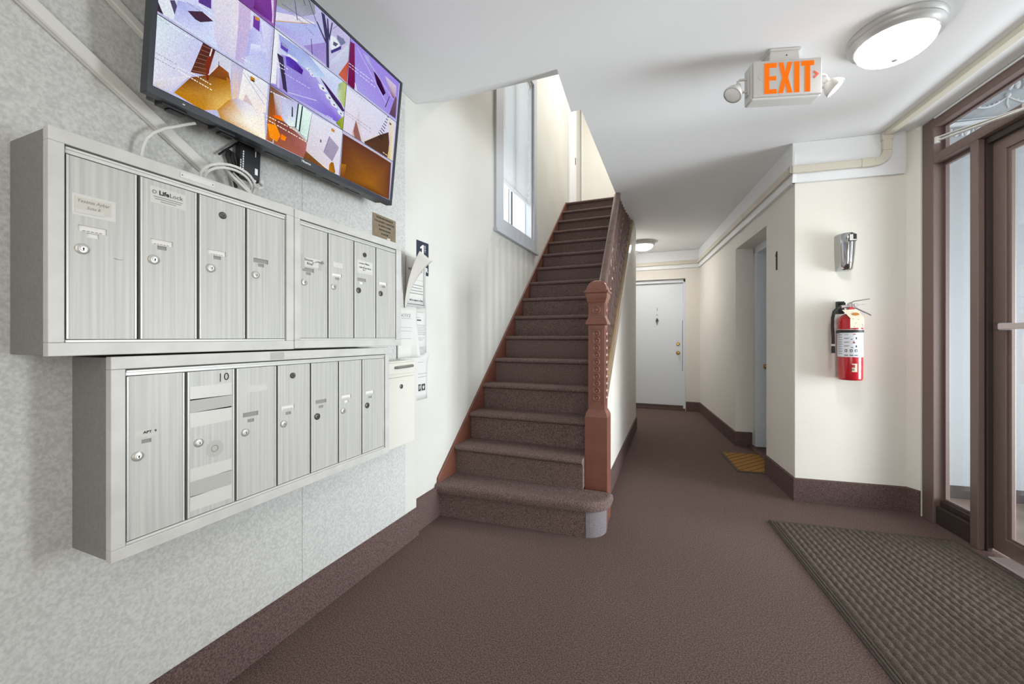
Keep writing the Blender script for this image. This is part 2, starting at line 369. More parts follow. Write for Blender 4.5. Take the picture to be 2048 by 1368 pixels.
# moulded plaster frieze on the vestibule wall
fz = MB(EW(3.61)); fz.box((1.99,2.66,0), (4.5,2.685,.035)); fz.box((1.99,2.695,0), (4.5,2.705,.02)); fz.box((1.99,2.955,0), (4.5,2.975,.04)); fz.build('frieze_moulding', 'frieze', wall_v, bevel=.006)
egg = None
for k in range(30):
    a0 = 2.02 + .062*k
    if egg is None:
        e = MB(EW(3.61)); e.ball((a0,2.62,.004), .024, sc=(.75,1.15,.7), seg=10, rings=6); egg = e.build('egg_moulding', 'frieze', wall_v); a_first = a0
        e = MB(EW(3.61)); e.tube([(a0+.031,2.645,.01),(a0+.026,2.61,.018),(a0+.033,2.592,.01)], .006, 6); dart = e.build('dart_moulding', 'frieze', wall_v)
        e = MB(EW(3.61)); e.ball((2.05,2.915,.002), .030, sc=(.62,1.1,.4), seg=10, rings=6); e.tube([(2.05+.03,2.945,.01),(2.05+.04,2.91,.022),(2.05+.028,2.878,.01)], .008, 6); leaf = e.build('leaf_moulding', 'frieze', wall_v)
    else:
        dv = Vector(R(.062*k,0,0)); dup(egg, dv, wall_v); dup(dart, dv, wall_v)
        if k < 22: dup(leaf, Vector(R(.078*k,0,0)), wall_v)
sw = None
for k in range(7):
    if sw is None:
        e = MB(EW(3.61)); e.tube([(2.10+.26*t/10, 2.835-.060*math.sin(PI*t/10), .003+.004*math.sin(PI*t/10)) for t in range(11)], [.003+.004*math.sin(PI*t/10) for t in range(11)], 7)
        for t in range(2,9): e.ball((2.10+.026*t, 2.842-.060*math.sin(PI*t/10), .006), .007, seg=8, rings=5)
        e.ball((2.10,2.845,.006), .016, seg=10, rings=6); e.tube([(2.10,2.83,.004),(2.094,2.79,.005),(2.106,2.755,.003)], .005, 6)
        sw = e.build('garland_moulding', 'frieze', wall_v)
    else: dup(sw, Vector(R(.26*k,0,0)), wall_v)

# floor above, seen up the stairwell
UZ = NZ0 + 15*RISE
b = MB(); b.box((-1.42,5.575,UZ-.08), (.9,6.6,UZ)); S(b.build('floor', 'stair'))
b = MB(); b.box((-1.5,6.52,UZ), (1.4,6.66,5.5)); wall_u = S(b.build('wall_upper_end', 'wall'))
b = MB(); b.box((.6,1.9,2.98), (.7,6.6,5.5)); S(b.build('wall_upper_right', 'wall'))
b = MB(); b.box((-1.6,1.86,2.98), (.7,1.96,5.5)); S(b.build('wall_upper_near', 'wall'))
b = MB(); b.box((-1.6,1.86,5.5), (1.4,6.66,5.6)); S(b.build('ceiling', 'ceil'))
b = MB(LW(LX)); b.box((5.70,UZ+.002,0), (5.80,5.10,.025)); b.box((5.80,UZ+.002,0), (6.02,5.10,.012)); b.box((6.02,UZ+.002,0), (6.12,5.10,.025)); b.box((5.70,5.1,0), (6.12,5.2,.025))
up_door = S(b.build('trim_1', 'white', bevel=.003))
b = MB(LW(LX)); b.lathe([(0,.02),(.012,.02),(.012,.0)], (6.07,3.93,.0045), 'z', 12); b.box((6.04,3.80,.025),(6.06,3.90,.032)); b.build('door_chain', 'darkmetal', up_door)
b = MB(); b.box((-1.40,6.497,UZ), (-1.385,6.52,5.4)); S(b.build('trim_2', 'white'))

# baseboards of wrapped carpet
def base(name, pts, h=.155, t=.013, z0=0.0, mt='carpet_base'):
    # pts: polyline on the wall line, room side to the left of travel
    b = MB(); n = len(pts); P = [Vector(p).to_2d() for p in pts]; inn = []
    for i in range(n):
        ds = []
        if i > 0: ds.append((P[i]-P[i-1]).normalized())
        if i < n-1: ds.append((P[i+1]-P[i]).normalized())
        nn = [Vector((-d.y, d.x)) for d in ds]
        q = nn[0] if len(nn) == 1 else (nn[0]+nn[1])/(1+nn[0].dot(nn[1]))
        inn.append(P[i]+q*t)
    for i in range(n-1):
        a, c, d, e = P[i], P[i+1], inn[i+1], inn[i]
        hh = h if not isinstance(h, list) else h[i]
        b.add([(a.x,a.y,z0),(c.x,c.y,z0),(d.x,d.y,z0),(e.x,e.y,z0),(a.x,a.y,hh),(c.x,c.y,hh),(d.x,d.y,hh-.006),(e.x,e.y,hh-.006)],
              [(0,3,2,1),(4,5,6,7),(0,1,5,4),(1,2,6,5),(2,3,7,6),(3,0,4,7)])
    return S(b.build(name, mt))
base('baseboard_left', [(-1.388,1.957),(-1.388,-1.27)], .162)
base('baseboard_left', [(-1.42,2.235),(-1.42,1.957)], .19, .02)
base('baseboard_stair', [(-.44,2.60),(-.44,5.27),(-.50,5.27)][::-1], .15)
base('baseboard_hall_end', [(.393,6.8),(.178,6.8)], .15)
base('baseboard_entry', [R(1.868,3.17)[:2], R(1.832,3.24)[:2], R(1.19,3.24)[:2], R(1.19,3.81)[:2]], .163)
base('baseboard_hall_right', [R(1.19,6.72)[:2], R(1.19,4.735)[:2], R(1.345,4.735)[:2]][::-1], .15)

# white boarding, cream conduit
b = MB(RM); b.box((1.166,3.216,2.232),(1.19,6.75,CEIL)); b.box((1.166,3.216,2.232),(1.815,3.24,CEIL)); S(b.build('trim_3', 'white', bevel=.003))
b = MB(); b.box((-1.40,6.776,2.232),(.40,6.80,CEIL)); S(b.build('trim_3', 'white', bevel=.003))

# ---------------------------------------------------------------- doors
def knob(name, mt, m, a, bb, n, r, parent):
    k = MB(m); k.lathe([(0,0),(r*1.15,0),(r*1.15,.006),(r*.45,.012),(r*.45,.03),(r*.85,.036),(r,.05),(r*.8,.062),(0,.066)], (a,bb,n), 'z', 16); return k.build(name, mt, parent)
d1 = struct('door_1', (-.26, 6.9, 0))
b = MB(FW(6.8)); b.box((.142,.03,-.16),(.172,2.07,-.055)); b.box((-.72,2.02,-.16),(.172,2.072,-.055)); b.box((-.72,.03,-.16),(-.69,2.07,-.055)); b.build('frame', 'doorwhite', d1, bevel=.004)
b = MB(FW(6.8)); b.box((-.69,.07,-.135),(.141,2.018,-.095)); leaf = b.build('leaf', 'doorwhite', d1, bevel=.003)
b = MB(FW(6.8)); b.box((-.72,0,-.2),(.171,.028,-.004)); b.box((-.72,.028,-.16),(.171,.066,-.07)); b.build('threshold', 'carpet_base', d1)
knob('door_knob', 'brass', FW(6.8), .068, .905, -.095, .027, d1); 
b = MB(FW(6.8)); b.lathe([(0,.022),(.014,.022),(.026,.012),(.028,0)], (.068,1.045,-.095), 'z', 18); b.box((.064,1.036,-.074),(.072,1.054,-.066)); b.build('deadbolt', 'brass', d1)
b = MB(FW(6.8)); b.box((.128,.62,-.0955),(.1375,1.42,-.0935)); b.build('latch_guard', 'greyframe', d1)
b = MB(FW(6.8)); b.text('1', -.246, 1.60, -.0945, .085, ext=.002); b.text('A', -.246, 1.515, -.0945, .05, ext=.002); b.build('door_number', 'greyframe', d1)
b = MB(FW(6.8)); b.lathe([(0,.016),(.016,.014),(.020,0)], (-.246,1.43,-.095), 'z', 14); b.tube([(-.246,1.46,-.088),(-.264,1.425,-.08),(-.256,1.395,-.078),(-.236,1.395,-.078),(-.228,1.425,-.08),(-.246,1.46,-.088)], .006, 6); b.box((-.25,1.352,-.095),(-.242,1.395,-.086)); b.build('door_knocker', 'darkmetal', d1)

d2 = struct('door_2', R(1.4, 4.3, 0))
b = MB(RM); b.box((1.355,4.665,0),(1.47,4.735,2.09)); b.box((1.355,3.81,2.02),(1.47,4.735,2.09)); b.box((1.455,4.62,0),(1.50,4.665,2.02)); b.box((1.36,3.60,0),(1.6,3.81,2.3)); b.box((1.40,4.735,0),(1.6,4.9,2.3)); b.box((1.40,3.6,2.09),(1.6,4.9,2.3)); b.build('frame', 'doorwhite', d2, bevel=.003)
b = MB(RM); b.box((1.472,3.80,.03),(1.51,4.655,2.015)); b.build('leaf', 'doorwhite', d2)
b = MB(RM); b.box((1.30,3.812,0),(1.50,4.733,.018)); b.build('threshold', 'carpet', d2)
knob('door_knob', 'brass', HW(1.472), -4.585, .855, 0, .026, d2)
b = MB(HW(1.19)); b.prism([(-3.584,1.68),(-3.565,1.68),(-3.565,1.825),(-3.574,1.825),(-3.593,1.80),(-3.593,1.788),(-3.584,1.792)], .0, .006, 'z')
tag(b.build('house_number', 'ink', bevel=.001), 'small black numeral 1 fixed on the hall wall beside the side doorway', 'number')

# ---------------------------------------------------------------- storefront: sidelight, transom, glass door
w2 = struct('window_2', R(1.93, 2.9, 0))
def rbar(name, x, y, z, parent, mt='bronze', bevel=.004):
    k = MB(RM); k.box((x[0],y[0],z[0]),(x[1],y[1],z[1])); return k.build(name, mt, parent, bevel=bevel)
rbar('jamb', (1.872,1.957),(3.072,3.165),(0,2.507), w2)
rbar('jamb', (1.872,1.957),(1.2,1.27),(0,2.507), w2)
rbar('head', (1.872,1.957),(1.27,3.072),(2.452,2.507), w2)
rbar('transom_bar', (1.872,1.957),(1.27,3.072),(2.226,2.281), w2)
rbar('mullion', (1.872,1.904),(2.752,2.803),(0,2.226), w2)
rbar('mullion', (1.872,1.904),(1.62,1.672),(0,2.226), w2)
for y0, y1 in ((2.803,3.072),(1.27,1.62)):
    rbar('sill', (1.885,1.96),(y0,y1),(0,.110), w2, 'bronzedk'); rbar('sill_ledge', (1.905,1.96),(y0,y1),(.111,.146), w2, 'bronzedk')
    b = MB(RM); b.holed(y0, y1, .147, 2.225, -1.925, -1.944, [(y0+.012,y1-.016,.159,2.208,None,0)], 0, frame((0,0,0),(0,1,0),(0,0,1),(-1,0,0))); b.build('glazing_stop', 'bronze', w2)
    b = MB(RM); b.box((1.9445,y0,.147),(1.950,y1,2.225)); b.build('glass_pane', 'glass', w2)
b = MB(RM); b.holed(1.27, 3.072, 2.282, 2.451, -1.925, -1.944, [(1.285,3.056,2.290,2.4445,None,0)], 0, frame((0,0,0),(0,1,0),(0,0,1),(-1,0,0))); b.build('glazing_stop', 'bronze', w2)
b = MB(RM); b.box((1.9445,1.27,2.282),(1.950,3.072,2.451)); b.build('glass_pane', 'glass', w2)
b = MB(RM); b.tube([(1.868,3.05,2.5),(1.868,1.25,2.5)], .006, 6); b.build('caulk_bead', 'white', w2)

d3 = struct('door_3', R(1.93, 2.2, 0))
b = MB(RM); b.box((1.905,2.740,0),(1.929,2.803,2.225)); b.box((1.905,1.672,0),(1.929,1.735,2.225)); b.box((1.905,1.735,2.19),(1.929,2.740,2.225)); b.box((1.93,2.781,0),(1.957,2.803,2.225)); b.build('jamb', 'bronzedk', d3, bevel=.003)
dm_ = frame((0,0,0),(0,1,0),(0,0,1),(-1,0,0))
b = MB(RM); b.holed(1.72, 2.778, .02, 2.222, -1.93, -1.972, [(1.83,2.668,.103,2.131,None,0)], 0, dm_); b.build('leaf_frame', 'bronze', d3, bevel=.003)
b = MB(RM); b.holed(1.83, 2.668, .103, 2.131, -1.939, -1.9505, [(1.852,2.647,.115,2.112,None,0)], 0, dm_); b.build('glazing_stop', 'bronze', d3)
b = MB(RM); b.box((1.951,1.831,.104),(1.957,2.667,2.130)); b.build('glass_pane', 'glass', d3)
b = MB(RM); b.box((1.875,1.80,1.192),(1.89,2.64,1.222)); b.build('push_bar', 'pushbar', d3, bevel=.003)
b = MB(RM); b.box((1.875,2.635,1.187),(1.9295,2.655,1.227)); b.box((1.89,1.80,1.187),(1.9295,1.82,1.227)); b.build('push_bar_bracket', 'bronzedk', d3, bevel=.002)
b = MB(RM); b.box((1.85,1.70,0),(1.985,2.66,.012)); b.build('threshold', 'pushbar', d3, bevel=.004)
b = MB(RM); e0 = (1.72,2.79,2.272)
b.tube([e0,(1.76,2.70,2.266),(1.862,2.44,2.236)], .011, 8, flat=.45); b.tube([(1.72,2.79,2.256),(1.76,2.68,2.246),(1.88,2.20,2.19)], .010, 8, flat=.6); b.lathe([(0,-.006),(.012,-.006),(.012,.030),(0,.030)], (1.72,2.79,2.246), 'z', 14); b.build('closer_arm', 'plastic', d3)
b = MB(RM); b.box((1.845,2.38,2.232),(1.872,2.47,2.262)); b.lathe([(0,-.02),(.017,-.02),(.017,.02),(0,.02)], (1.858,2.44,2.236), 'z', 12); b.build('closer_shoe', 'pushbar', d3, bevel=.002)
b = MB(RM); b.box((1.87,2.0,2.10),(1.93,2.28,2.165)); b.build('closer_body', 'pushbar', d3, bevel=.006)

# ---------------------------------------------------------------- stair window and blind
w1 = struct('window_1', (LX, 3.68, 2.06))
m = LW(LX)
b = MB(m); b.box((3.107,2.06,0),(3.262,4.05,.024)); b.box((4.10,2.06,0),(4.196,4.05,.024)); b.box((3.262,2.085,0),(4.10,2.20,.024)); b.box((3.262,3.88,0),(4.10,4.05,.024)); b.build('casing', 'winpaint', w1, bevel=.003)
b = MB(m); b.box((3.09,2.055,0),(4.215,2.085,.04)); b.build('sill', 'winpaint', w1, bevel=.003)
b = MB(m); b.box((3.262,2.20,-.16),(3.285,3.88,-.002)); b.box((4.077,2.20,-.16),(4.10,3.88,-.002)); b.box((3.285,2.20,-.16),(4.077,2.215,-.002)); b.box((3.285,3.865,-.16),(4.077,3.88,-.002)); b.build('jamb_lining', 'sash', w1)
for y0, y1 in ((3.285,3.665),(3.70,4.077)):
    b = MB(m); b.holed(y0, y1, 2.215, 3.865, -.068, -.088, [(y0+.009,y1-.009,2.228,3.852,None,0)]); b.build('sash', 'sash', w1, bevel=.003)
    b = MB(m); b.box((y0+.009,2.228,-.085),(y1-.009,3.852,-.08)); b.build('glass_pane', 'glass', w1)
b = MB(m); b.box((3.665,2.215,-.10),(3.70,3.865,-.07)); b.build('mullion', 'sashdark', w1)

bl = thing('window_blind', (LX-.03, 3.68, 2.58), 'white horizontal blind half lowered in the window above the stairs', 'blind')
b = MB(m); b.box((3.295,3.825,-.055),(4.068,3.864,-.015)); b.build('headrail', 'white', bl, bevel=.003)
b = MB(m); b.box((3.30,2.575,-.048),(4.065,2.597,-.02)); b.build('bottom_rail', 'white', bl, bevel=.003)
s0 = None
for k in range(58):
    if s0 is None:
        b = MB(m); b.add([(3.30,2.606,-.046),(4.065,2.606,-.046),(4.065,2.613,-.035),(3.30,2.613,-.035),(3.30,2.616,-.022),(4.065,2.616,-.022),
                          (3.30,2.607,-.046),(4.065,2.607,-.046),(4.065,2.614,-.035),(3.30,2.614,-.035),(3.30,2.617,-.022),(4.065,2.617,-.022)],
                         [(0,1,2,3),(3,2,5,4),(6,9,8,7),(9,10,11,8),(0,6,7,1),(4,5,11,10)]); s0 = b.build('slat', 'slat', bl)
    else: dup(s0, (0,0,.0209*k), bl)
b = MB(m); 
for y in (3.42,3.68,3.94): b.tube([(y,2.59,-.019),(y,3.83,-.019)], .0012, 4); b.tube([(y,2.59,-.049),(y,3.83,-.049)], .0012, 4)
b.build('ladder_cord', 'white', bl)
b = MB(m); b.tube([(3.36,3.82,-.012),(3.362,3.05,-.010)], .004, 6); b.build('wand', 'white', bl)

# ---------------------------------------------------------------- staircase
st = thing('staircase', (-.95, 2.2, 0), 'straight carpeted staircase with red-brown newel post and dark balustrade against the left wall', 'staircase')
# first step with a bullnose end
def outline(ins, x1, yb):
    p = [(-1.418, NOSE0+ins), (-1.0, NOSE0+.03+ins), (-.49, NOSE0+.066+ins)]
    cx, cy, r = -.49, NOSE0+.066+.155, .155
    for k in range(1,9):
        t = -PI/2 + PI/2*k/8; p.append((cx+(r-ins)*math.cos(t), cy+(r-ins)*math.sin(t)))
    return p + [(x1, yb), (-1.418, yb)]
yb = NOSE0+RUN+.03
b = MB(); o_ = outline(.035, -.37, yb+.02); b.prism(o_, 0, NZ0-.06, 'z')
tr = [(.028,NZ0-.062),(.006,NZ0-.056),(0,NZ0-.036),(.003,NZ0-.014),(.014,NZ0-.002),(.03,NZ0)]
rings = [outline(i, -.335-i, yb+.02) for i, z in tr]; n = len(rings[0]); vs = []; fs = []
for q, (i, z) in zip(rings, tr): vs += [(x,y,z) for x,y in q]
for k in range(len(tr)-1):
    for j in range(n-1): fs.append((k*n+j, k*n+j+1, (k+1)*n+j+1, (k+1)*n+j))
fs += [tuple(range(n))[::-1], tuple((len(tr)-1)*n+j for j in range(n))]
b.add(vs, fs, 0, True); b.build('step', 'stair', st, sharp=50)
b = MB(); po = outline(.0335, -.37, yb)[3:11]; po2 = outline(.037, -.37, yb)[3:11]
b.prism(po + po2[::-1], .0, NZ0-.058, 'z'); tag(b.build('carpet_offcut', 'patch', st), 'lighter grey carpet piece wrapped round the rounded end of the bottom step')
# the other steps share one mesh
def step_prof(zr): 
    return [(.03,0),(.03,zr-.036),(.016,zr-.034),(.004,zr-.026),(0,zr-.016),(.004,zr-.005),(.014,zr),(RUN+.034,zr),(RUN+.034,zr-.05),(.10,zr-.06),(.10,0)]
s0 = None
for k in range(1, 16):
    if s0 is None:
        b = MB(); b.prism([(y+NOSE0+RUN, z+NZ0) for y, z in step_prof(RISE)], -1.404, -.517, 'x', smooth=True); s0 = b.build('step', 'stair', st, sharp=28)
    else: dup(s0, (0, RUN*(k-1), RISE*(k-1)), st)
# skirt board along the wall
b = MB(); y0, y1 = NOSE0+.03, NOSE0+15*RUN
b.prism([(y0,0),(y0+.2,0),(y1+.1,nose_z(y1)-.35),(y1+.1,nose_z(y1)+.008),(y1,nose_z(y1)+.004),(y0,nose_z(y0)+.004)], -1.42, -1.405, 'x'); b.build('skirt_board', 'skirtwood', st, bevel=.004)
# outer string with its cap
yt = 4.985
def strip(name, lo, hi, x0, x1, ya, yb_, mt, bevel=.006):
    k = MB(); pts = [(ya, nose_z(ya)+lo), (yb_, min(nose_z(yb_)+lo, CEIL-.003)), (yb_, min(nose_z(yb_)+hi, CEIL-.003))]
    if nose_z(yb_)+hi > CEIL: yc = NOSE0 + (CEIL-.003-hi-NZ0)*RUN/RISE; pts.append((yc, CEIL-.003))
    pts.append((ya, nose_z(ya)+hi)); k.prism(pts, x0, x1, 'x'); return k.build(name, mt, st, bevel=bevel)
strip('string_board', -.075, .06, -.5165, -.428, 2.60, 4.96, 'string', .012)
strip('string_cap', .061, .088, -.512, -.434, 2.60, 4.93, 'string', .006)
# handrail
def rail_x(Y): return -.436 - .045*(Y-2.724)
def rail_z(Y): return 1.557 + RISE/RUN*(Y-2.724)
prof = [(-.027,-.030),(-.02,-.055),(.02,-.055),(.027,-.030),(.029,-.016),(.022,-.004),(.010,0),(-.010,0),(-.022,-.004),(-.029,-.016)]
ya, yc = 2.60, 2.724+(CEIL-.004-1.557)*RUN/RISE
vs = [(rail_x(ya)+x, ya, rail_z(ya)+z) for x,z in prof] + [(rail_x(yc)+x, yc, rail_z(yc)+z) for x,z in prof]; n = len(prof)
b = MB(); b.add(vs, [tuple(range(n))[::-1], tuple(range(n,2*n))] + [(i,(i+1)%n,n+(i+1)%n,n+i) for i in range(n)], 0, True); b.build('handrail', 'rail', st, sharp=50)
# turned balusters
bal = [(0,.012),(.02,.012),(.10,.012),(.115,.015),(.125,.018),(.135,.012),(.16,.010),(.20,.014),(.25,.019),(.30,.017),(.36,.012),(.42,.0095),(.46,.012),(.475,.017),(.49,.012),(.56,.011),(.64,.0125),(.70,.010),(.72,.015),(.735,.016),(.75,.012),(.86,.012),(1.0,.012)]
k = 0; Y = 2.70
while Y < 4.86:
    zb = nose_z(Y)+.086; zt = rail_z(Y)-.05; top = min(zt, CEIL-.004); Lb = zt-zb; prof = []
    if top-zb > .03:
        for f_, r_ in bal:
            z = zb+f_*Lb
            if z > top: prof.append((r_, top)); break
            prof.append((r_, z))
        prof = [(0,prof[0][1])] + prof + [(0,prof[-1][1])]
        xb = -.462; xt = rail_x(Y); b = MB(); b.lathe([(r,z) for r,z in prof], (0,0,0), 'z', 9)
        b.v = [Vector((v.x + xb + (xt-xb)*(v.z-zb)/Lb, v.y+Y, v.z)) for v in b.v]
        b.build('baluster', 'darkwood', st)
    Y += .1

# newel post
nx, ny = -.4455, 2.565
def sq(h_, z): return [(nx-h_,ny-h_,z),(nx+h_,ny-h_,z),(nx+h_,ny+h_,z),(nx-h_,ny+h_,z)]
def sqloft(b, prof, mi=0):
    vs = []; fs = []
    for h_, z in prof: vs += sq(h_, z)
    for i in range(len(prof)-1):
        for k in range(4): fs.append((4*i+k, 4*i+(k+1)%4, 4*i+4+(k+1)%4, 4*i+4+k))
    fs += [(3,2,1,0), tuple(4*(len(prof)-1)+k for k in range(4))]; b.add(vs, fs, mi)
b = MB(); sqloft(b, [(.070,.0),(.070,.655),(.066,.672),(.056,.692),(.052,.70),(.052,1.375)])
newel = b.build('newel_post', 'redwood', st, bevel=.003)
b = MB(); sqloft(b, [(.052,1.225),(.068,1.232),(.068,1.240),(.053,1.275),(.05,1.275)]); b.build('collar', 'redwood', newel, bevel=.002)
b = MB(); sqloft(b, [(.052,1.365),(.056,1.372),(.060,1.388),(.062,1.392),(.066,1.41),(.066,1.425),(.075,1.432),(.075,1.442),(.064,1.446),(.060,1.465),(.050,1.487),(.034,1.503),(.014,1.512),(.0,1.513)]); b.build('cap', 'redwood', newel, bevel=.002)
def panelmould(face):
    b = MB()
    for z0,z1 in ((.735,1.205),(1.285,1.362)):
        for h0,h1,a,c in ((-.036,.036,z0,z0+.006),(-.036,.036,z1-.006,z1),(-.036,-.030,z0,z1),(.030,.036,z0,z1)):
            if face == 'f': b.box((nx+h0,ny-.0545,a),(nx+h1,ny-.051,c))
            else: b.box((nx+.051,ny+h0,a),(nx+.0545,ny+h1,c))
    b.build('panel_moulding', 'redwood', newel, bevel=.001)
panelmould('f'); panelmould('s')
def rosette(z, r, face):
    b = MB(); pr = [(r,0),(r*.98,.004),(r*.8,.007),(r*.6,.003),(r*.45,.002),(r*.3,.006),(0,.007)]
    if face == 'f': b.lathe([(q,-h_) for q,h_ in pr], (nx,ny-.0515,z), 'y', 16)
    else: b.lathe(pr, (nx+.0515,ny,z), 'x', 16)
    return b.build('rosette', 'redwood', newel)
for f_ in 'fs':
    rosette(1.322, .027, f_); r0 = rosette(.772, .0225, f_)
    for k in range(1,10): dup(r0, (0,0,.0447*k), newel)

# ================================================================ THINGS ON THE LEFT WALL
XF = -1.208                                        # front of the mailbox frames
XP = LX + .032                                     # face of the wall panel
LKA = (1.3465, 1.3925, 1.379); LKC = (.8595, .9125, .893)     # heights of lock, name slot, number slot
def cyl_lock(parent, y, z, x, r=.0118, mt='chrome', hole=True, name='lock'):
    b = MB(LW(0)); b.lathe([(0,x+.0065),(r*.40,x+.0065),(r*.46,x+.005),(r*.72,x+.005),(r,x+.003),(r*1.02,x-.001)], (y,z,0), 'z', 22)
    b.lathe([(0,x+.0069),(r*.15,x+.0069),(r*.15,x+.006)], (y+.0004,z+.0005,0), 'z', 8, 1); b.box((y-.0007,z-.004,x+.006),(y+.0012,z,x+.0069), 1)
    return b.build(name, [mt, 'dark'], parent)
def card(parent, name, y0, y1, z0, z1, x, mt='sticker', t=.0006, rot=0., texts=(), ink='ink'):
    cy, cz = (y0+y1)/2, (z0+z1)/2; mm = Matrix.Translation((cy,cz,x)) @ Matrix.Rotation(rot,4,'Z')
    b = MB(LW(0)); b.box((y0-cy,z0-cz,0),(y1-cy,z1-cz,t), 0, mm)
    for tx in texts: b.text(tx[0], tx[1], tx[2], t, tx[3], 1, tx[4] if len(tx) > 4 else 'CENTER', mm, .00025, tx[5] if len(tx) > 5 else 1., tx[6] if len(tx) > 6 else 0., tx[7] if len(tx) > 7 else 0.)
    return b.build(name, [mt, ink], parent)

def cabinet(name, y0, y1, z0, z1, bounds, doors, zl, label):
    t = thing(name, (XP, (y0+y1)/2, z0), label, 'mailboxes', 'wall mailboxes')
    b = MB(); b.box((XP,y0+.002,z0+.002),(XF-.02,y1-.002,z1-.002)); b.build('body', 'cabside', t, bevel=.002)
    fy0, fy1 = bounds[0], bounds[-1]; fz0, fz1 = z0+.029, z1-.030
    for nm, a, c, e, f_ in (('top_rail',y0,y1,fz1,z1),('bottom_rail',y0,y1,z0,fz0),('side_stile',y0,fy0,fz0,fz1),('side_stile',fy1,y1,fz0,fz1)):
        b = MB(LW(0)); b.box((a,e,XF-.022),(c,f_,XF)); b.build(nm, 'alumframe', t, bevel=.0015)
    b = MB(LW(0)); b.box((fy0,fz0,XF-.026),(fy1,fz1,XF-.0215)); b.build('inner_back', 'dark', t)
    b = MB(LW(0)); b.box((fy0+.002,fz1-.017,XF-.02),(fy1-.002,fz1-.003,XF-.006)); b.box((fy0+.002,fz1-.009,XF-.007),(fy1-.002,fz1-.0035,XF-.003)); b.build('door_track', 'alumbright', t, bevel=.001)
    b = MB(LW(0)); b.box((fy0+.002,fz0+.0,XF-.02),(fy1-.002,fz0+.006,XF-.005)); b.build('door_track', 'alumbright', t, bevel=.001)
    out = []
    for i, d in enumerate(doors):
        a, c = bounds[i]+.004, bounds[i+1]-.003; e, f_ = fz0+.0075, fz1-.0185
        x1 = XF-.008; holes = []; lk = d['lock']
        if 'slot' in d: holes.append((lk-.0065, lk+.042, zl[1]-.0068, zl[1]+.0068, .0035, {'p':2,'g':1,'n':1}[d['slot']]))
        if 'num' in d: holes.append((lk+.008, lk+.028, zl[2]-.0048, zl[2]+.0048, .003, {'p':2,'g':1,'n':1}[d['num']]))
        b = MB(LW(0)); b.holed(a, c, e, f_, x1, x1-.009, holes)
        dr = b.build('door', ['alum','slot','slotpaper'], t, recalc=False)
        b = MB(LW(0)); b.box((a,e,x1-.003),(a+.0045,f_,x1+.0022)); b.box((c-.0045,e,x1-.003),(c,f_,x1+.0022)); b.build('edge_strip', 'alumbright', dr, bevel=.0008)
        cyl_lock(dr, lk, zl[0], x1, mt=d.get('lm','chrome'))
        if 'upper' in d: cyl_lock(dr, d['upper'][0], d['upper'][1], x1, .0098, 'darkmetal', name='carrier_lock')
        if d.get('slot') == 'p':
            b = MB(LW(0)); 
            for q in range(5): b.box((lk+.002+q*.007,zl[1]-.005,x1-.0034),(lk+.007+q*.007,zl[1]-.0035,x1-.0031))
            b.build('name_writing', 'greyink', dr)
        out.append(dr)
    return t, out
x1 = XF-.008
tA, dA = cabinet('mailbox_cabinet', .4105, .9935, 1.110, 1.595, [.4356,.5654,.6975,.8307,.9651],
  [dict(lock=.4654,slot='p',num='p'),dict(lock=.5969,slot='p',num='g'),dict(lock=.7308,slot='p',num='g',upper=(.7633,1.5047)),dict(lock=.8624,slot='g',num='g')], LKA,
  'upper grey metal wall mailbox cabinet of four doors, nearest the left edge, below the television')
card(dA[0], 'tape', .4495,.523,1.420,1.467, x1, 'tape', .0003)
card(dA[0], 'name_label', .4534,.5147,1.430,1.461, x1+.0004, 'creampaper', .0005, 0, [('Yesenia Aybar',0,.007,.0105,'CENTER',.9,.25),('Suite 8',.0,-.006,.009,'CENTER',.9,.25)], 'greyink')
card(dA[0], 'torn_strip', .4534,.503,1.426,1.4345, x1+.0010, 'paper', .0004, .04)
b = MB(LW(0)); b.tube([(.52,1.336,x1+.0003),(.528,1.3335,x1+.0003),(.537,1.335,x1+.0003)], .0007, 4); b.build('scratch', 'greyink', dA[0])
s_ = card(dA[1], 'sticker', .5896,.6682,1.490,1.532, x1, 'paper', .0005, 0, [('Life',-.0095,.0075,.0155,'CENTER',1.,0.,.0006),('Lock',.0175,.0075,.0155,'CENTER',1.)])
b = MB(LW(0)); b.lathe([(.0032,.0003),(.0048,.0003),(.0048,.0009),(.0032,.0009)], (.5985,1.5185,x1+.0003), 'z', 14)
for k, wd in enumerate((.064,.058,.034)): b.box((.629-wd/2,1.5065-.0052*k,x1+.0004),(.629+wd/2,1.5082-.0052*k,x1+.0008))
b.build('sticker_print', 'greyink', dA[1])
b = MB(LW(0)); b.box((.651,1.574,XF),(.7366,1.5875,XF+.0012)); b.lathe([(.0016,.0012),(0,.002)], (.656,1.5808,XF), 'z', 8, 1); b.lathe([(.0016,.0012),(0,.002)], (.7315,1.5808,XF), 'z', 8, 1); b.build('screwed_plate', ['alumbright','dark'], tA)

tB, dB = cabinet('mailbox_cabinet', .9955, 1.577, 1.112, 1.594, [1.0185,1.144,1.2768,1.4073,1.5415],
  [dict(lock=1.040,slot='g',num='g'),dict(lock=1.1728,slot='p',num='g'),dict(lock=1.3049,slot='g',num='p',upper=(1.3398,1.5001),lm='darkmetal'),dict(lock=1.4397,slot='p',num='g',lm='darkmetal')], LKA,
  'upper grey metal wall mailbox cabinet of four doors, farther one, next to the brass plate')
card(dB[0], 'name_label', 1.0421,1.1093,1.405,1.436, x1, 'paper', .0005, 0, [('Simone',-.017,.008,.0125,'CENTER',1.,.25,.0002),('Rivay',-.012,-.005,.0125,'CENTER',1.,.25,.0002)])
card(dB[0], 'tape_strip', 1.028,1.0415,1.394,1.443, x1+.0007, 'greytape', .0003); card(dB[0], 'tape_strip', 1.1025,1.118,1.399,1.425, x1+.0007, 'greytape', .0003, -.1)
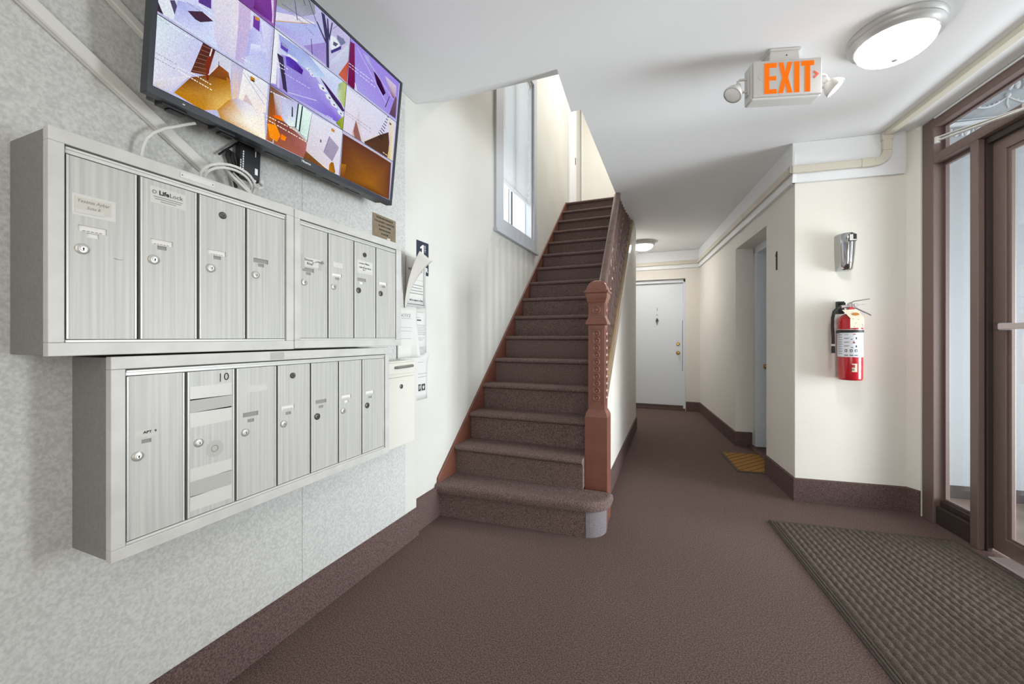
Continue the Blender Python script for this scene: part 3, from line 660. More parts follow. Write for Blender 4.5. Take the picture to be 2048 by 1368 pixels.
b = MB(LW(0)); b.tube([(1.084,1.424,x1+.001),(1.10,1.4285,x1+.001),(1.116,1.4255,x1+.001),(1.128,1.4275,x1+.001)], [.0012,.0026,.0045,.0015], 5, flat=.3); b.ball((1.119,1.431,x1+.001), .006, seg=8, rings=5, sc=(1,.7,.15)); b.ball((1.078,1.421,x1+.001), .0035, seg=8, rings=5, sc=(1,.8,.2)); b.build('ink_blot', 'greyink', dB[0])
card(dB[1], 'name_label', 1.1704,1.2181,1.4225,1.442, x1, 'paper', .0005, 0, [('...',-.003,-.002,.008)], 'greyink')
card(dB[2], 'tape', 1.297,1.3885,1.420,1.474, x1, 'tape', .0002)
card(dB[2], 'name_label', 1.302,1.3853,1.4305,1.4675, x1+.0003, 'paper', .0005, 0, [('Lorenzo Williams',-.006,.0125,.0085,'CENTER',1.,0,.0003),('&',-.004,.0035,.007),('Kelly Morgan Simms',.0,-.0045,.0085,'CENTER',1.,0,.0003),('No. 7',-.006,-.0135,.0075,'CENTER',1.,0,.0003)])
b = MB(LW(0)); b.box((1.235,1.5735,XF),(1.315,1.5815,XF+.0008)); b.build('old_label', 'tape', tB)

tC, dC = cabinet('mailbox_cabinet', .511, 1.489, .624, 1.105, [.5385,.6682,.7991,.934,1.0653,1.1952,1.3221,1.4631],
  [dict(lock=.5644,num='g'),dict(lock=.700),dict(lock=.8292,slot='g',num='g'),dict(lock=.9595,slot='p',num='g',upper=(.9938,1.0192)),dict(lock=1.0958,slot='g',num='g',lm='darkmetal'),dict(lock=1.2207,slot='p',num='p'),dict(lock=1.3547,slot='p',num='g',lm='darkmetal')], LKC,
  'lower long grey metal wall mailbox cabinet of seven doors hung beneath the two upper ones')
card(dC[0], 'name_label', .5595,.6075,.9045,.9215, x1, 'paper', .0005, 0, [('APT  9',.006,.0015,.0085,'CENTER',1.15,0,.0003)])
b = MB(LW(0)); b.tube([(.757,1.046,x1+.0006),(.7572,1.034,x1+.0006),(.757,1.022,x1+.0006)], .0012, 5); b.tube([(.774+.0055*math.cos(t*PI/7),1.036+.0095*math.sin(t*PI/7),x1+.0006) for t in range(14)], .0014, 5, closed=True); b.build('handwritten_number', 'ink', dC[1])
for (z0, z1, r_) in ((.979,1.016,.01),(.944,.981,-.012),(.905,.946,.02),(.757,.792,-.01),(.716,.757,.012),(.676,.716,-.02)): card(dC[1], 'packing_tape', .679,.789,z0,z1, x1, 'greytape' if z0 in (.944,.716) else 'tape', .0003, r_)
b = MB(LW(0)); b.lathe([(.0,.0003),(.024,.0002)], (.742,.833,x1), 'z', 20); b.lathe([(.008,.0004),(.0095,.0007),(.0088,.0007)], (.742,.833,x1), 'z', 20, 1); b.build('old_lock_mark', ['greytape','greyink'], dC[1])
card(dC[2], 'name_label', .8323,.9007,.980,1.0015, x1, 'paper', .0005)
b = MB(LW(0)); b.box((.906,1.078,XF),(.9535,1.101,XF+.0004)); b.build('tape_patch', 'greytape', tC)
b = MB(LW(0)); b.box((.955,1.084,XF),(1.033,1.098,XF+.0009)); b.build('old_label', 'tape', tC)

# cream drop box
XB = -1.29
t = thing('drop_box', (LX+.03, 1.67, .595), 'cream metal drop box with drawer slot and lock, beside the lower mailboxes', 'drop box')
b = MB(); b.box((LX+.001,1.50,.595),(XB-.012,1.80,1.030)); b.build('body', 'boxcream', t, bevel=.003)
b = MB(LW(0)); b.box((1.502,.965,XB-.012),(1.798,1.022,XB)); dw = b.build('drawer', 'boxcream', t, bevel=.002)
b = MB(LW(0)); b.box((1.502,.597,XB-.012),(1.798,.948,XB)); dd = b.build('door', 'boxcream', t, bevel=.002)
b = MB(LW(0)); b.tube([(1.632,.998,XB),(1.64,.9985,XB+.014),(1.70,1.0,XB+.017),(1.765,1.0015,XB+.014),(1.773,1.002,XB)], .0065, 8, flat=.7); b.build('handle', 'greyframe', dw)
cyl_lock(dd, 1.683, .9, XB, .0115, 'darkmetal')
b = MB(); b.tube([(-1.345,1.53,1.0355),(-1.33,1.63,1.0355)], .0055, 8); b.tube([(-1.33,1.63,1.0355),(-1.3285,1.64,1.0355)], [.0055,.001], 8, 1)
tag(b.build('pen', ['greyframe','dark']), 'grey pen lying on top of the cream drop box', 'pen')

# television
th = math.atan2(.063, .57); TM = frame((-1.248, .598, 1.78), (0,1,0), (math.sin(th),0,math.cos(th)), (math.cos(th),0,-math.sin(th)))
tv = thing('television', (-1.30, 1.077, 1.78), 'wall-mounted flat television tilted down above the mailboxes, showing nine security camera pictures', 'television')
TWd, THt = .9585, .574
b = MB(TM); b.box((.004,.004,-.030),(TWd-.004,THt-.004,-.004)); b.prism([(.03,.003),(TWd-.03,.003),(TWd-.05,.33),(TWd-.10,.37),(.10,.37),(.05,.33)], -.074, -.03, 'z'); body = b.build('casing', 'tvbody', tv, bevel=.006)
for a in (.10,.24,.36,.48,.60,.72): 
    b = MB(TM); b.box((a,.0015,-.062),(a+.085,.0045,-.050)); b.build('vent', 'black', body)
b = MB(TM); b.holed(0, TWd, 0, THt, 0, -.030, [(.0125,.945,.0205,.565,None,0)]); b.build('bezel', 'tvbody', tv, bevel=.002)
b = MB(TM); b.box((.0125,.0205,-.006),(.945,.565,-.0035)); scr = b.build('screen', 'screenblack', tv)
b = MB(TM); b.text('Hisense', .478, .0105, .0006, .0125, 0, ext=.0003); b.build('maker_name', 'signwhite', tv)
b = MB(TM); b.box((.080,.0085,.0002),(.086,.0105,.0007)); b.build('status_light', 'signwhite', tv)
for a in (.075,.21):
    b = MB(TM); b.box((a-.03,-.006,-.060),(a+.03,.004,-.024)); b.box((a-.01,-.011,-.055),(a+.03,-.006,-.030)); b.build('foot_socket', 'black', tv, bevel=.002)
b = MB(TM); b.box((.30,.18,-.085),(.66,.42,-.074)); b.tube([(.48,.30,-.08),(.48,.31,-.115)], .03, 10); b.build('wall_bracket', 'black', tv)
b = MB(); b.box((XP,.95,2.0),(XP+.012,1.2,2.2)); b.box((XP+.012,1.04,2.05),(-1.325,1.11,2.12)); b.build('wall_plate', 'black', tv)
# flat picture of the nine camera feeds: colours, then screen coordinates in tenths of a millimetre
FEEDS = [((214,232,238,196,200,238,205,205,232,225,222,236),(88,2084,1222,2063,969,915,85,251)),
((225,222,236,205,205,232,215,205,200),(82,310,965,978,529,255,189,229)),
((92,42,36,80,40,40,120,66,30,95,50,28),(1223,2053,1544,2048,1383,1205,960,1052)),
((150,110,110),(1209,1944,1440,1980,1438,1965,1206,1929)),
((150,110,110),(1173,1805,1430,1861,1429,1847,1169,1790)),
((150,110,110),(1136,1667,1421,1742,1420,1728,1133,1652)),
((150,110,110),(1100,1529,1412,1624,1410,1609,1097,1514)),
((150,110,110),(1064,1393,1402,1505,1401,1491,1061,1378)),
((150,110,110),(1028,1256,1393,1387,1392,1373,1025,1241)),
((150,110,110),(992,1121,1384,1269,1382,1254,989,1106)),
((205,208,225,222,226,240,215,215,230,200,200,220),(1544,2048,1999,2043,1996,1428,1678,1703,1444,1264,1416,1360)),
((228,222,225),(1436,2027,1469,2026,1422,1759,1389,1771)),
((120,66,30,128,72,30,176,116,20,255,214,120,196,132,18,186,124,22),(969,915,1403,1239,1997,1405,2136,627,1301,194,601,295)),
((120,66,30,140,70,40,150,84,34,128,72,30),(1403,1228,1646,1683,1935,1627,2009,1400)),
((126,46,30),(1336,1670,1461,1818,1416,1360,1417,1089,1360,1079,1319,1481)),
((224,212,214),(1625,1670,1659,1657,1420,1238,1385,1240)),
((186,110,40),(1888,1470,1994,1450,1990,1342,1896,1346)),
((20,18,26),(1640,1771,1656,1770,1665,1626,1650,1628)),
((196,196,228,190,188,226,235,215,205,240,200,150),(1999,2039,2362,2042,2229,676,2135,646)),
((236,240,246,226,230,244,250,235,225,252,240,225),(2362,2042,3155,2028,3163,1077,2235,601)),
((214,196,200),(2493,1312,2802,993,2287,725)),
((190,130,24,200,140,34,196,190,214,226,226,240,246,236,230,255,244,220,255,236,190,240,180,50,205,145,28,255,250,236),(1700,401,1983,843,2207,1024,2561,1063,3112,1005,3211,212,2809,157,2208,182,1828,175)),
((170,170,196),(2350,1877,2366,1887,3124,1289,3105,1279)),
((170,170,196),(2447,1911,2464,1922,3190,1505,3171,1495)),
((190,130,40),(2575,1914,2725,1916,2726,1799,2585,1772)),
((60,40,30),(2620,1829,2711,1833,2718,1800,2636,1782)),
((205,208,245,224,216,236,176,178,236,196,204,240,214,226,246),(138,3106,2023,3766,3154,3882,3147,2065,65,2095)),
((170,176,232,205,214,246,216,226,250,196,204,240),(554,2678,1371,3010,1557,2174,494,2135)),
((72,46,66),(788,2576,1133,2813,1435,2762,1115,2508,991,2492)),
((60,44,60),(136,2319,262,2091,88,2088,88,2244)),
((224,230,238),(142,2364,379,2545,504,2267,494,2135,270,2097)),
((84,74,110),(379,2545,484,2624,545,2525,504,2267)),
((224,222,230,228,222,236,214,208,232,206,200,230,214,210,236),(1335,3713,2073,4300,2112,3039,2090,2096,1617,2111,1477,2392)),
((206,186,222,200,182,220,196,186,226,190,176,220,196,180,220),(2073,4300,2452,3844,2454,3156,2356,2123,2094,2103,2112,3039)),
((216,214,240),(2453,3833,2534,3839,2543,3389,2470,3216)),
((112,62,164),(2543,3729,2744,3752,2760,3387,2551,3394)),
((206,140,60),(2587,3756,2726,3776,2723,3683,2595,3645)),
((222,222,244,206,206,240,196,196,238,214,214,244),(2741,3787,3152,3766,3129,2525,2891,3258)),
((182,182,238,206,206,244,214,220,248,176,176,236),(2471,3265,2774,3377,3051,2961,2387,2385)),
((224,230,250,224,230,250,190,190,240,190,190,240),(2527,2866,2804,3000,2903,2764,2481,2469)),
((90,60,140),(1027,3037,1334,3404,1358,3045,1040,2983)),
((150,100,180,120,66,150,140,90,170),(5,6256,2856,9283,3201,3948,2020,3807,136,3130)),
((126,62,150,116,56,150,100,40,110),(2542,4335,3110,4773,3136,3958,2522,3932)),
((224,206,232),(3056,4581,3141,4645,3188,3944,3137,3946,3131,4183)),
((190,196,226,196,186,226,206,206,228,170,168,224),(2895,9026,5839,10027,6277,5494,6351,3909,3203,3933)),
((130,146,130,146,150,160,170,164,196,150,156,150),(3097,5435,4434,6528,4700,5342,4127,4835,3173,4531)),
((226,222,236),(3185,4319,4160,4859,4728,5055,4660,4976,3206,4062)),
((206,170,130),(3200,4058,4449,4850,4452,4822,3203,4026)),
((176,186,236,186,186,236,170,164,226),(3195,4007,4952,5136,5162,4635,4685,3948,3187,3918)),
((158,140,206,166,150,216,150,140,210),(4314,3980,5234,4715,5398,3922,5072,3944,4762,3935)),
((64,60,96),(4925,5599,5082,5605,5330,4972,5467,3900,5340,3887,5305,4506,5153,4915)),
((70,66,104),(4718,5155,4815,5147,5250,4758,5218,4673)),
((64,60,96),(5187,5570,5249,5552,5369,4998,5298,4886)),
((70,66,104),(5412,5573,5465,5579,5384,4848,5336,4912)),
((90,84,124),(4378,5587,4406,5607,4748,5161,4720,5141)),
((90,84,124),(4177,5433,4204,5454,4286,5338,4259,5318)),
((90,84,124),(3853,5187,3878,5206,4032,4649,4006,4630)),
((90,84,124),(3400,4730,3424,4748,4768,4960,4740,4940)),
((90,84,124),(5457,5347,5488,5369,5749,5715,5717,5693)),
((60,56,90),(4595,4410,4616,4425,4709,3932,4681,3914)),
((226,232,240),(5409,5089,5603,5157,5863,5070,5803,4898,5535,4608,5430,4653)),
((70,60,130),(5476,4570,5940,5054,5933,4917,5507,4476)),
((90,96,120),(5560,4966,5790,5021,5679,4849,5553,4831)),
((120,126,160),(5695,5301,6016,5371,6138,5286,5919,5041,5709,5164)),
((206,214,232,196,196,224,190,190,226),(5532,4233,6248,5325,6384,4939,5911,3904,5482,3909)),
((196,80,60,206,96,70,196,100,80),(6373,4795,6366,3866,5908,3935)),
((224,234,244,206,220,246,214,224,244,196,190,240,160,144,224,150,130,214),(3189,3891,6359,3836,6382,1980,6285,1914,5219,1857,3167,2044)),
((150,140,216,170,160,226,170,156,232,120,90,210,160,150,226),(3534,3178,4430,3510,6144,2583,6392,2190,3859,2094)),
((160,170,226,180,206,240,200,220,244,150,160,226),(3373,3753,4547,3828,5358,3511,4907,3244,3520,3341)),
((86,60,180,74,34,140,70,30,130,100,70,190),(3693,3223,3953,3329,4389,3180,4351,3006,3749,2967)),
((96,70,180),(3501,3557,3768,3503,3746,3373,3485,3375)),
((226,232,240),(3780,3365,4157,3369,4129,3292,3754,3290)),
((150,160,190),(3514,3594,3763,3558,3737,3482,3524,3486)),
((228,234,240),(5040,3084,5212,3152,5446,3058,5373,2969,5131,2962)),
((90,90,130),(5201,3065,5299,3089,5325,3039,5247,3011)),
((228,234,240),(5375,2909,5540,2971,5764,2881,5694,2797,5463,2793)),
((90,90,130),(5529,2890,5624,2911,5648,2864,5573,2838)),
((228,234,240),(5626,2773,5782,2829,5992,2744,5927,2667,5709,2665)),
((90,90,130),(5772,2754,5860,2773,5883,2729,5813,2706)),
((228,234,240),(5992,2621,6139,2671,6338,2590,6276,2520,6071,2520)),
((90,90,130),(6130,2601,6214,2618,6235,2577,6169,2557)),
((228,234,240),(4639,3261,4737,3301,4868,3249,4827,3196,4691,3190)),
((90,90,130),(4730,3251,4786,3266,4800,3237,4756,3220)),
((228,234,240),(4497,3348,4580,3383,4691,3339,4657,3294,4541,3288)),
((90,90,130),(4574,3340,4622,3353,4634,3328,4596,3313)),
((60,30,90,80,50,120,50,40,60),(5092,3353,5383,3266,6147,2959,6373,2769,6243,2702,5712,2926)),
((150,180,150,190,206,100,170,190,80,206,216,206),(5945,3590,6348,4027,6363,2867,5907,3133)),
((170,186,40,150,166,60,120,140,50),(6388,2638,6363,2245,6368,1988,5971,2123)),
((200,200,236),(3856,2136,5021,2486,5024,2456,3858,2108)),
((224,228,240,200,190,230),(3350,3653,3405,3747,3564,2075,3468,2077)),
((60,50,80),(3378,3135,3603,3136,3859,2094,3689,2145,3521,2769)),
((236,238,244),(3106,3791,3371,3780,3430,2142,3173,2050)),
((120,70,40,206,206,226,220,232,236,214,220,232),(3152,2004,6264,1865,6268,170,3194,205)),
((110,66,40,130,80,40,190,90,20,150,90,60,206,110,30),(3163,1802,3377,1837,3523,1050,3463,239,3184,229)),
((190,180,190,206,196,214,214,196,206,150,90,60),(3362,1828,3613,1881,3773,1175,3513,1161)),
((190,190,230,226,244,240,230,246,240,200,200,230),(3613,1881,4285,1978,4254,1156,4003,1050,3757,1167)),
((50,56,70),(4278,1975,4327,1985,4292,1128,4239,1119)),
((30,34,44),(4447,1973,4494,1982,4443,1046,4389,1037)),
((40,50,56),(4872,1944,4910,1948,4796,833,4757,847)),
((216,244,236),(4328,1971,4447,1973,4392,1084,4292,1128)),
((226,246,240,206,236,226,196,224,214),(4495,1967,4873,1938,4760,896,4450,1050)),
((110,56,46,130,70,64,176,110,104,170,100,90,160,90,60),(3513,1161,4019,1058,4757,847,4779,224,3496,225)),
((255,90,10,255,150,20,240,130,20),(3391,1100,3668,1240,3812,1106,3553,1066)),
((255,150,20,250,140,20,244,150,30),(3233,764,3539,855,3724,591,3615,336,3358,365)),
((255,130,20),(3751,663,3954,638,3899,493,3734,478)),
((226,226,240,216,216,236,226,214,220,216,206,216),(4881,1933,6382,1991,6381,197,6178,191,4750,528)),
((130,84,40,120,70,30,110,70,40),(4751,513,5609,262,6135,175,4668,210)),
((170,160,186,160,150,176),(5736,1486,6231,1283,5956,619,5513,789)),
((150,140,170),(5714,1492,5757,1489,5547,786,5505,792)),
((200,140,60),(5784,1843,5949,1838,5952,1727,5795,1731)),
((120,120,140),(5309,1192,5390,1196,5392,1098,5320,1083)),
((150,96,20,190,120,30),(5916,586,6024,595,6148,266,6089,192,5827,195,5823,447)),
((40,50,70),(4059,1768,4104,1731,4132,1414,4076,1417)),
((150,120,226,160,140,226,170,160,232,130,106,214),(6035,8538,9359,9037,9390,3926,6378,3905,6277,5494)),
((120,40,90,110,20,76,120,20,70),(6345,5492,6575,5543,6763,4131,6748,3841,6385,3860)),
((226,226,240),(6740,4117,6816,4091,6902,3858,6836,3838)),
((170,176,226,150,140,216),(7046,5502,7400,5550,7719,5128,7619,5067)),
((60,24,70,40,14,50),(7715,5162,8049,5139,8566,4712,8416,4514,7985,4764)),
((206,196,224,190,160,190,130,70,60),(8416,5395,9208,5388,9241,4928,9047,4742)),
((120,90,100,90,70,90),(9211,4912,9310,4886,9342,3976,8908,3957)),
((200,190,240),(6701,5488,6733,5509,8658,4336,8619,4315)),
((200,190,240),(7156,5430,7189,5452,9093,4727,9052,4705)),
((60,50,80),(8806,4709,8842,4709,8635,4110,8588,4104)),
((226,226,242,214,214,240,214,206,226,226,216,232),(6365,3780,9406,3818,9331,2002,6361,1930)),
((196,176,200,150,110,100,196,150,140,214,196,206),(6975,2735,7420,1965,7019,1931,6805,2084)),
((150,100,90),(6979,2701,7156,2464,7391,1989,7015,1965,6886,2228)),
((216,206,216),(6975,2735,7111,3271,7140,2601,7514,2044,7421,1958)),
((80,54,44,76,50,40,90,60,40,100,66,50),(7508,2097,8306,2705,8955,3163,9073,2739,9054,1969,7625,2000)),
((40,36,40),(8248,2716,8278,2746,8585,2654,8555,2617)),
((40,36,40),(8311,2846,8342,2875,8625,2797,8595,2760)),
((40,36,40),(8374,2976,8405,3006,8665,2941,8635,2903)),
((40,36,40),(8438,3106,8469,3137,8706,3085,8675,3047)),
((40,36,40),(8503,3238,8534,3269,8746,3230,8715,3192)),
((40,36,40),(8567,3370,8598,3401,8787,3375,8756,3337)),
((40,36,40),(8632,3504,8664,3535,8827,3521,8796,3482)),
((40,36,40),(8698,3638,8729,3669,8868,3668,8837,3628)),
((40,36,40),(8763,3773,8795,3804,8909,3814,8878,3775)),
((226,220,216,236,226,196,206,180,90),(8812,3766,9277,3758,9360,2704,9371,1935,8996,1945,9132,2765)),
((220,214,206),(7477,2138,8299,2759,8333,2717,7510,2079)),
((120,96,70),(8954,3619,9109,3615,9090,3526,8967,3526)),
((96,52,44,104,60,46,112,66,44,104,60,30,120,70,24,160,100,30),(6365,1893,9306,1922,9396,206,9321,229,6397,178)),
((170,108,30,120,66,36,130,76,30),(6372,700,6666,781,6589,203,6381,197)),
((206,190,170),(6371,1958,9372,1927,9363,1899,6374,1935)),
((255,252,235),(960,1052,1004,1050,1005,1024,962,1027)),
((255,252,235),(1018,1049,1062,1047,1064,1021,1020,1024)),
((255,252,235),(1077,1046,1121,1044,1123,1019,1078,1021)),
((255,252,235),(1136,1043,1163,1042,1164,1016,1138,1018)),
((255,252,235),(1196,1041,1241,1038,1242,1013,1197,1015)),
((255,252,235),(1256,1038,1301,1035,1303,1010,1258,1012)),
((255,252,235),(1317,1035,1363,1033,1364,1007,1318,1009)),
((255,252,235),(1378,1032,1406,1031,1408,1004,1380,1006)),
((255,252,235),(1440,1029,1487,1027,1489,1000,1442,1003)),
((255,252,235),(658,927,705,925,706,900,659,902)),
((255,252,235),(721,924,768,922,770,897,722,899)),
((255,252,235),(784,921,833,919,834,894,786,896)),
((255,252,235),(849,918,878,917,880,892,850,893)),
((255,252,235),(914,915,963,913,965,888,915,890)),
((255,252,235),(980,912,1030,910,1031,885,981,887)),
((255,252,235),(1046,910,1097,907,1098,882,1048,884)),
((255,252,235),(1114,907,1144,905,1146,880,1115,881)),
((255,252,235),(1182,904,1233,901,1235,876,1183,878)),
((255,252,235),(1251,901,1303,898,1304,872,1252,875)),
((255,252,235),(1320,898,1373,895,1375,869,1322,872)),
((255,252,235),(1391,894,1423,893,1424,867,1392,868)),
((255,252,235),(1462,891,1516,889,1518,863,1464,865)),
((250,250,255),(634,1014,682,1015,683,996,635,995)),
((250,250,255),(698,1015,747,1016,748,997,699,996)),
((250,250,255),(763,1016,812,1017,813,999,764,998)),
((250,250,255),(829,1018,858,1018,860,999,830,999)),
((250,250,255),(895,1019,945,1020,947,1001,896,1000)),
((110,116,130),(93,1060,136,1059,136,1046,93,1046)),
((110,116,130),(150,1059,193,1059,194,1045,151,1045)),
((110,116,130),(208,1059,252,1058,253,1044,209,1045)),
((110,116,130),(266,1058,293,1058,294,1044,267,1044)),
((110,116,130),(326,1057,370,1057,371,1043,326,1044)),
((110,116,130),(385,1057,431,1056,432,1042,386,1043)),
((110,116,130),(446,1056,492,1056,493,1042,447,1042)),
((110,116,130),(507,1056,535,1055,536,1041,508,1042)),
((110,116,130),(569,1055,616,1055,616,1040,570,1041)),
((120,126,140),(66,926,108,925,109,911,66,912)),
((120,126,140),(123,925,166,925,167,911,123,911)),
((120,126,140),(180,924,224,924,225,910,181,911)),
((120,126,140),(239,924,265,923,266,910,239,910)),
((120,126,140),(298,923,342,923,343,909,298,909)),
((120,126,140),(357,923,402,922,403,908,358,909)),
((120,126,140),(417,922,463,921,464,907,418,908)),
((120,126,140),(478,921,506,921,506,907,479,907)),
((120,126,140),(539,921,586,920,587,906,540,906)),
((150,156,170),(96,1949,135,1948,135,1936,96,1938)),
((150,156,170),(148,1947,187,1945,187,1933,148,1935)),
((150,156,170),(200,1944,239,1942,240,1931,200,1933)),
((150,156,170),(253,1942,276,1941,277,1929,253,1930)),
((150,156,170),(306,1939,346,1937,347,1925,307,1927)),
((150,156,170),(360,1936,400,1934,401,1923,360,1925)),
((248,250,255),(414,1934,465,1934,466,1916,415,1916)),
((248,250,255),(482,1934,534,1934,535,1916,483,1916)),
((248,250,255),(552,1935,604,1935,605,1917,553,1916)),
((248,250,255),(622,1935,653,1935,655,1917,623,1917)),
((248,250,255),(693,1935,746,1936,748,1917,694,1917)),
((248,250,255),(764,1936,819,1936,820,1917,766,1917)),
((248,250,255),(837,1936,892,1936,893,1918,838,1918)),
((248,250,255),(911,1936,944,1937,945,1918,912,1918)),
((250,250,255),(1043,2941,1086,2939,1088,2918,1044,2921)),
((250,250,255),(1101,2938,1144,2935,1146,2914,1102,2917)),
((250,250,255),(1159,2934,1203,2931,1205,2911,1160,2913)),
((250,250,255),(1218,2931,1245,2929,1246,2908,1219,2910)),
((250,250,255),(1278,2927,1323,2924,1324,2903,1279,2906)),
((250,250,255),(1338,2923,1383,2920,1385,2899,1339,2902)),
((250,250,255),(1173,2821,1214,2816,1215,2797,1175,2802)),
((250,250,255),(1228,2815,1269,2810,1270,2791,1229,2796)),
((250,250,255),(1283,2808,1324,2804,1325,2784,1284,2789)),
((250,250,255),(1338,2802,1363,2799,1364,2780,1339,2783)),
((250,250,255),(1394,2796,1436,2791,1438,2771,1395,2776)),
((90,90,110),(756,2789,797,2789,798,2776,757,2777)),
((90,90,110),(811,2788,853,2788,853,2775,812,2776)),
((90,90,110),(866,2787,908,2787,909,2775,867,2775)),
((90,90,110),(922,2787,948,2786,949,2774,923,2774)),
((90,90,110),(979,2786,1022,2785,1022,2773,980,2773)),
((90,90,110),(1036,2785,1079,2784,1080,2772,1037,2772)),
((248,250,255),(2271,2275,2322,2277,2324,2258,2272,2257)),
((248,250,255),(2340,2278,2392,2280,2393,2261,2341,2259)),
((248,250,255),(2410,2280,2462,2282,2464,2264,2411,2262)),
((248,250,255),(2480,2283,2512,2284,2513,2266,2481,2264)),
((248,250,255),(2551,2286,2605,2288,2606,2269,2553,2267)),
((110,104,150),(3662,4699,3734,4703,3735,4689,3664,4685)),
((110,104,150),(3757,4704,3830,4708,3831,4694,3759,4690)),
((110,104,150),(3854,4709,3927,4713,3928,4700,3855,4696)),
((110,104,150),(3951,4715,3996,4717,3997,4703,3953,4701)),
((110,104,150),(4050,4720,4125,4724,4127,4710,4051,4706)),
((110,104,150),(4150,4726,4226,4730,4228,4716,4152,4712)),
((110,104,150),(4252,4731,4329,4736,4330,4722,4253,4717)),
((110,104,150),(4355,4737,4402,4740,4403,4725,4356,4723)),
((100,96,140),(3999,4712,4065,4702,4066,4688,4000,4699)),
((100,96,140),(4087,4699,4154,4688,4155,4674,4088,4685)),
((100,96,140),(4176,4685,4244,4674,4245,4660,4178,4671)),
((100,96,140),(4267,4671,4308,4664,4309,4650,4268,4657)),
((100,96,140),(4358,4657,4427,4646,4429,4632,4359,4642)),
((100,96,140),(4451,4642,4521,4631,4522,4617,4452,4628)),
((100,96,140),(4544,4628,4615,4616,4617,4602,4546,4613)),
((100,96,140),(4639,4613,4682,4606,4684,4592,4641,4598)),
((250,250,255),(3260,3788,3319,3790,3320,3771,3262,3769)),
((250,250,255),(3338,3791,3397,3793,3399,3774,3340,3772)),
((250,250,255),(3417,3793,3477,3795,3479,3777,3419,3775)),
((250,250,255),(3497,3796,3533,3797,3535,3778,3499,3777)),
((250,250,255),(3578,3799,3639,3801,3640,3782,3579,3780)),
((250,250,255),(3659,3802,3721,3804,3723,3785,3661,3783)),
((250,250,255),(3399,2893,3461,2889,3463,2865,3401,2868)),
((250,250,255),(3482,2888,3545,2884,3547,2859,3484,2863)),
((250,250,255),(3566,2883,3630,2879,3632,2854,3568,2858)),
((250,250,255),(3651,2878,3690,2875,3692,2851,3653,2853)),
((250,250,255),(3737,2873,3803,2869,3805,2844,3740,2848)),
((226,226,250),(3677,2661,3759,2667,3760,2650,3678,2645)),
((226,226,250),(3786,2669,3870,2675,3871,2658,3788,2652)),
((226,226,250),(3898,2676,3982,2682,3984,2665,3899,2660)),
((226,226,250),(4011,2684,4062,2688,4064,2671,4012,2667)),
((226,226,250),(4126,2692,4213,2698,4214,2681,4127,2675)),
((226,226,250),(4242,2700,4331,2706,4332,2689,4244,2683)),
((226,226,250),(4361,2708,4451,2714,4452,2697,4362,2691)),
((226,226,250),(4481,2716,4536,2720,4537,2702,4483,2699)),
((226,226,250),(4603,2724,4696,2731,4698,2713,4605,2707)),
((250,250,255),(3380,2739,3445,2747,3447,2725,3382,2717)),
((250,250,255),(3466,2750,3532,2758,3534,2736,3468,2728)),
((250,250,255),(3554,2760,3620,2768,3622,2746,3556,2738)),
((250,250,255),(3642,2771,3683,2776,3685,2754,3644,2749)),
((250,250,255),(6368,4672,6477,4678,6479,4656,6371,4650)),
((250,250,255),(6513,4680,6623,4686,6626,4664,6516,4658)),
((250,250,255),(6660,4688,6773,4695,6775,4672,6663,4666)),
((250,250,255),(6810,4697,6879,4700,6881,4677,6813,4674)),
((250,250,255),(6963,4705,7079,4711,7082,4688,6966,4682)),
((250,250,255),(7118,4714,7236,4720,7239,4697,7121,4690)),
((250,250,255),(7276,4722,7396,4729,7399,4705,7279,4699)),
((250,250,255),(7437,4731,7510,4735,7513,4712,7440,4708)),
((250,250,255),(7600,4740,7725,4747,7728,4723,7603,4716)),
((240,240,255),(6381,4560,6489,4563,6492,4540,6383,4538)),
((240,240,255),(6526,4564,6636,4566,6639,4543,6528,4541)),
((240,240,255),(6673,4567,6786,4569,6789,4546,6676,4544)),
((240,240,255),(6824,4570,6892,4572,6895,4549,6826,4547)),
((240,240,255),(6976,4573,7093,4576,7095,4553,6979,4550)),
((240,240,255),(7132,4577,7250,4580,7253,4556,7135,4554)),
((240,240,255),(7290,4580,7410,4583,7413,4559,7293,4557)),
((240,240,255),(7451,4584,7524,4586,7527,4562,7454,4560)),
((240,240,255),(7615,4588,7739,4590,7742,4566,7618,4564)),
((240,240,255),(7781,4591,7909,4594,7912,4570,7784,4567)),
((130,130,150),(6472,3755,6569,3750,6570,3734,6474,3739)),
((130,130,150),(6601,3749,6699,3744,6701,3727,6603,3732)),
((130,130,150),(6732,3742,6831,3737,6833,3721,6734,3726)),
((130,130,150),(6865,3736,6925,3733,6927,3716,6867,3719)),
((130,130,150),(7000,3729,7102,3724,7104,3707,7002,3712)),
((130,130,150),(7137,3722,7241,3717,7243,3700,7139,3705)),
((130,130,150),(7276,3716,7381,3710,7383,3693,7278,3699)),
((255,250,235),(3167,1001,3244,1003,3246,976,3170,973)),
((255,250,235),(3269,1004,3346,1007,3349,980,3271,977)),
((255,250,235),(3372,1008,3451,1011,3453,983,3374,981)),
((255,250,235),(3477,1012,3524,1014,3527,986,3479,984)),
((255,250,235),(3583,1016,3664,1019,3666,991,3585,988)),
((255,250,235),(3691,1020,3773,1023,3775,995,3693,992)),
((255,250,235),(3800,1024,3883,1027,3886,998,3802,996)),
((255,250,235),(3911,1028,3961,1030,3964,1001,3914,999)),
((255,250,235),(4024,1032,4109,1035,4112,1006,4026,1003)),
((255,250,235),(4138,1036,4225,1040,4228,1011,4141,1007)),
((255,250,235),(4254,1041,4342,1044,4345,1015,4257,1012)),
((255,250,235),(4372,1045,4426,1047,4428,1018,4375,1016)),
((255,250,235),(4492,1050,4583,1053,4586,1023,4495,1020)),
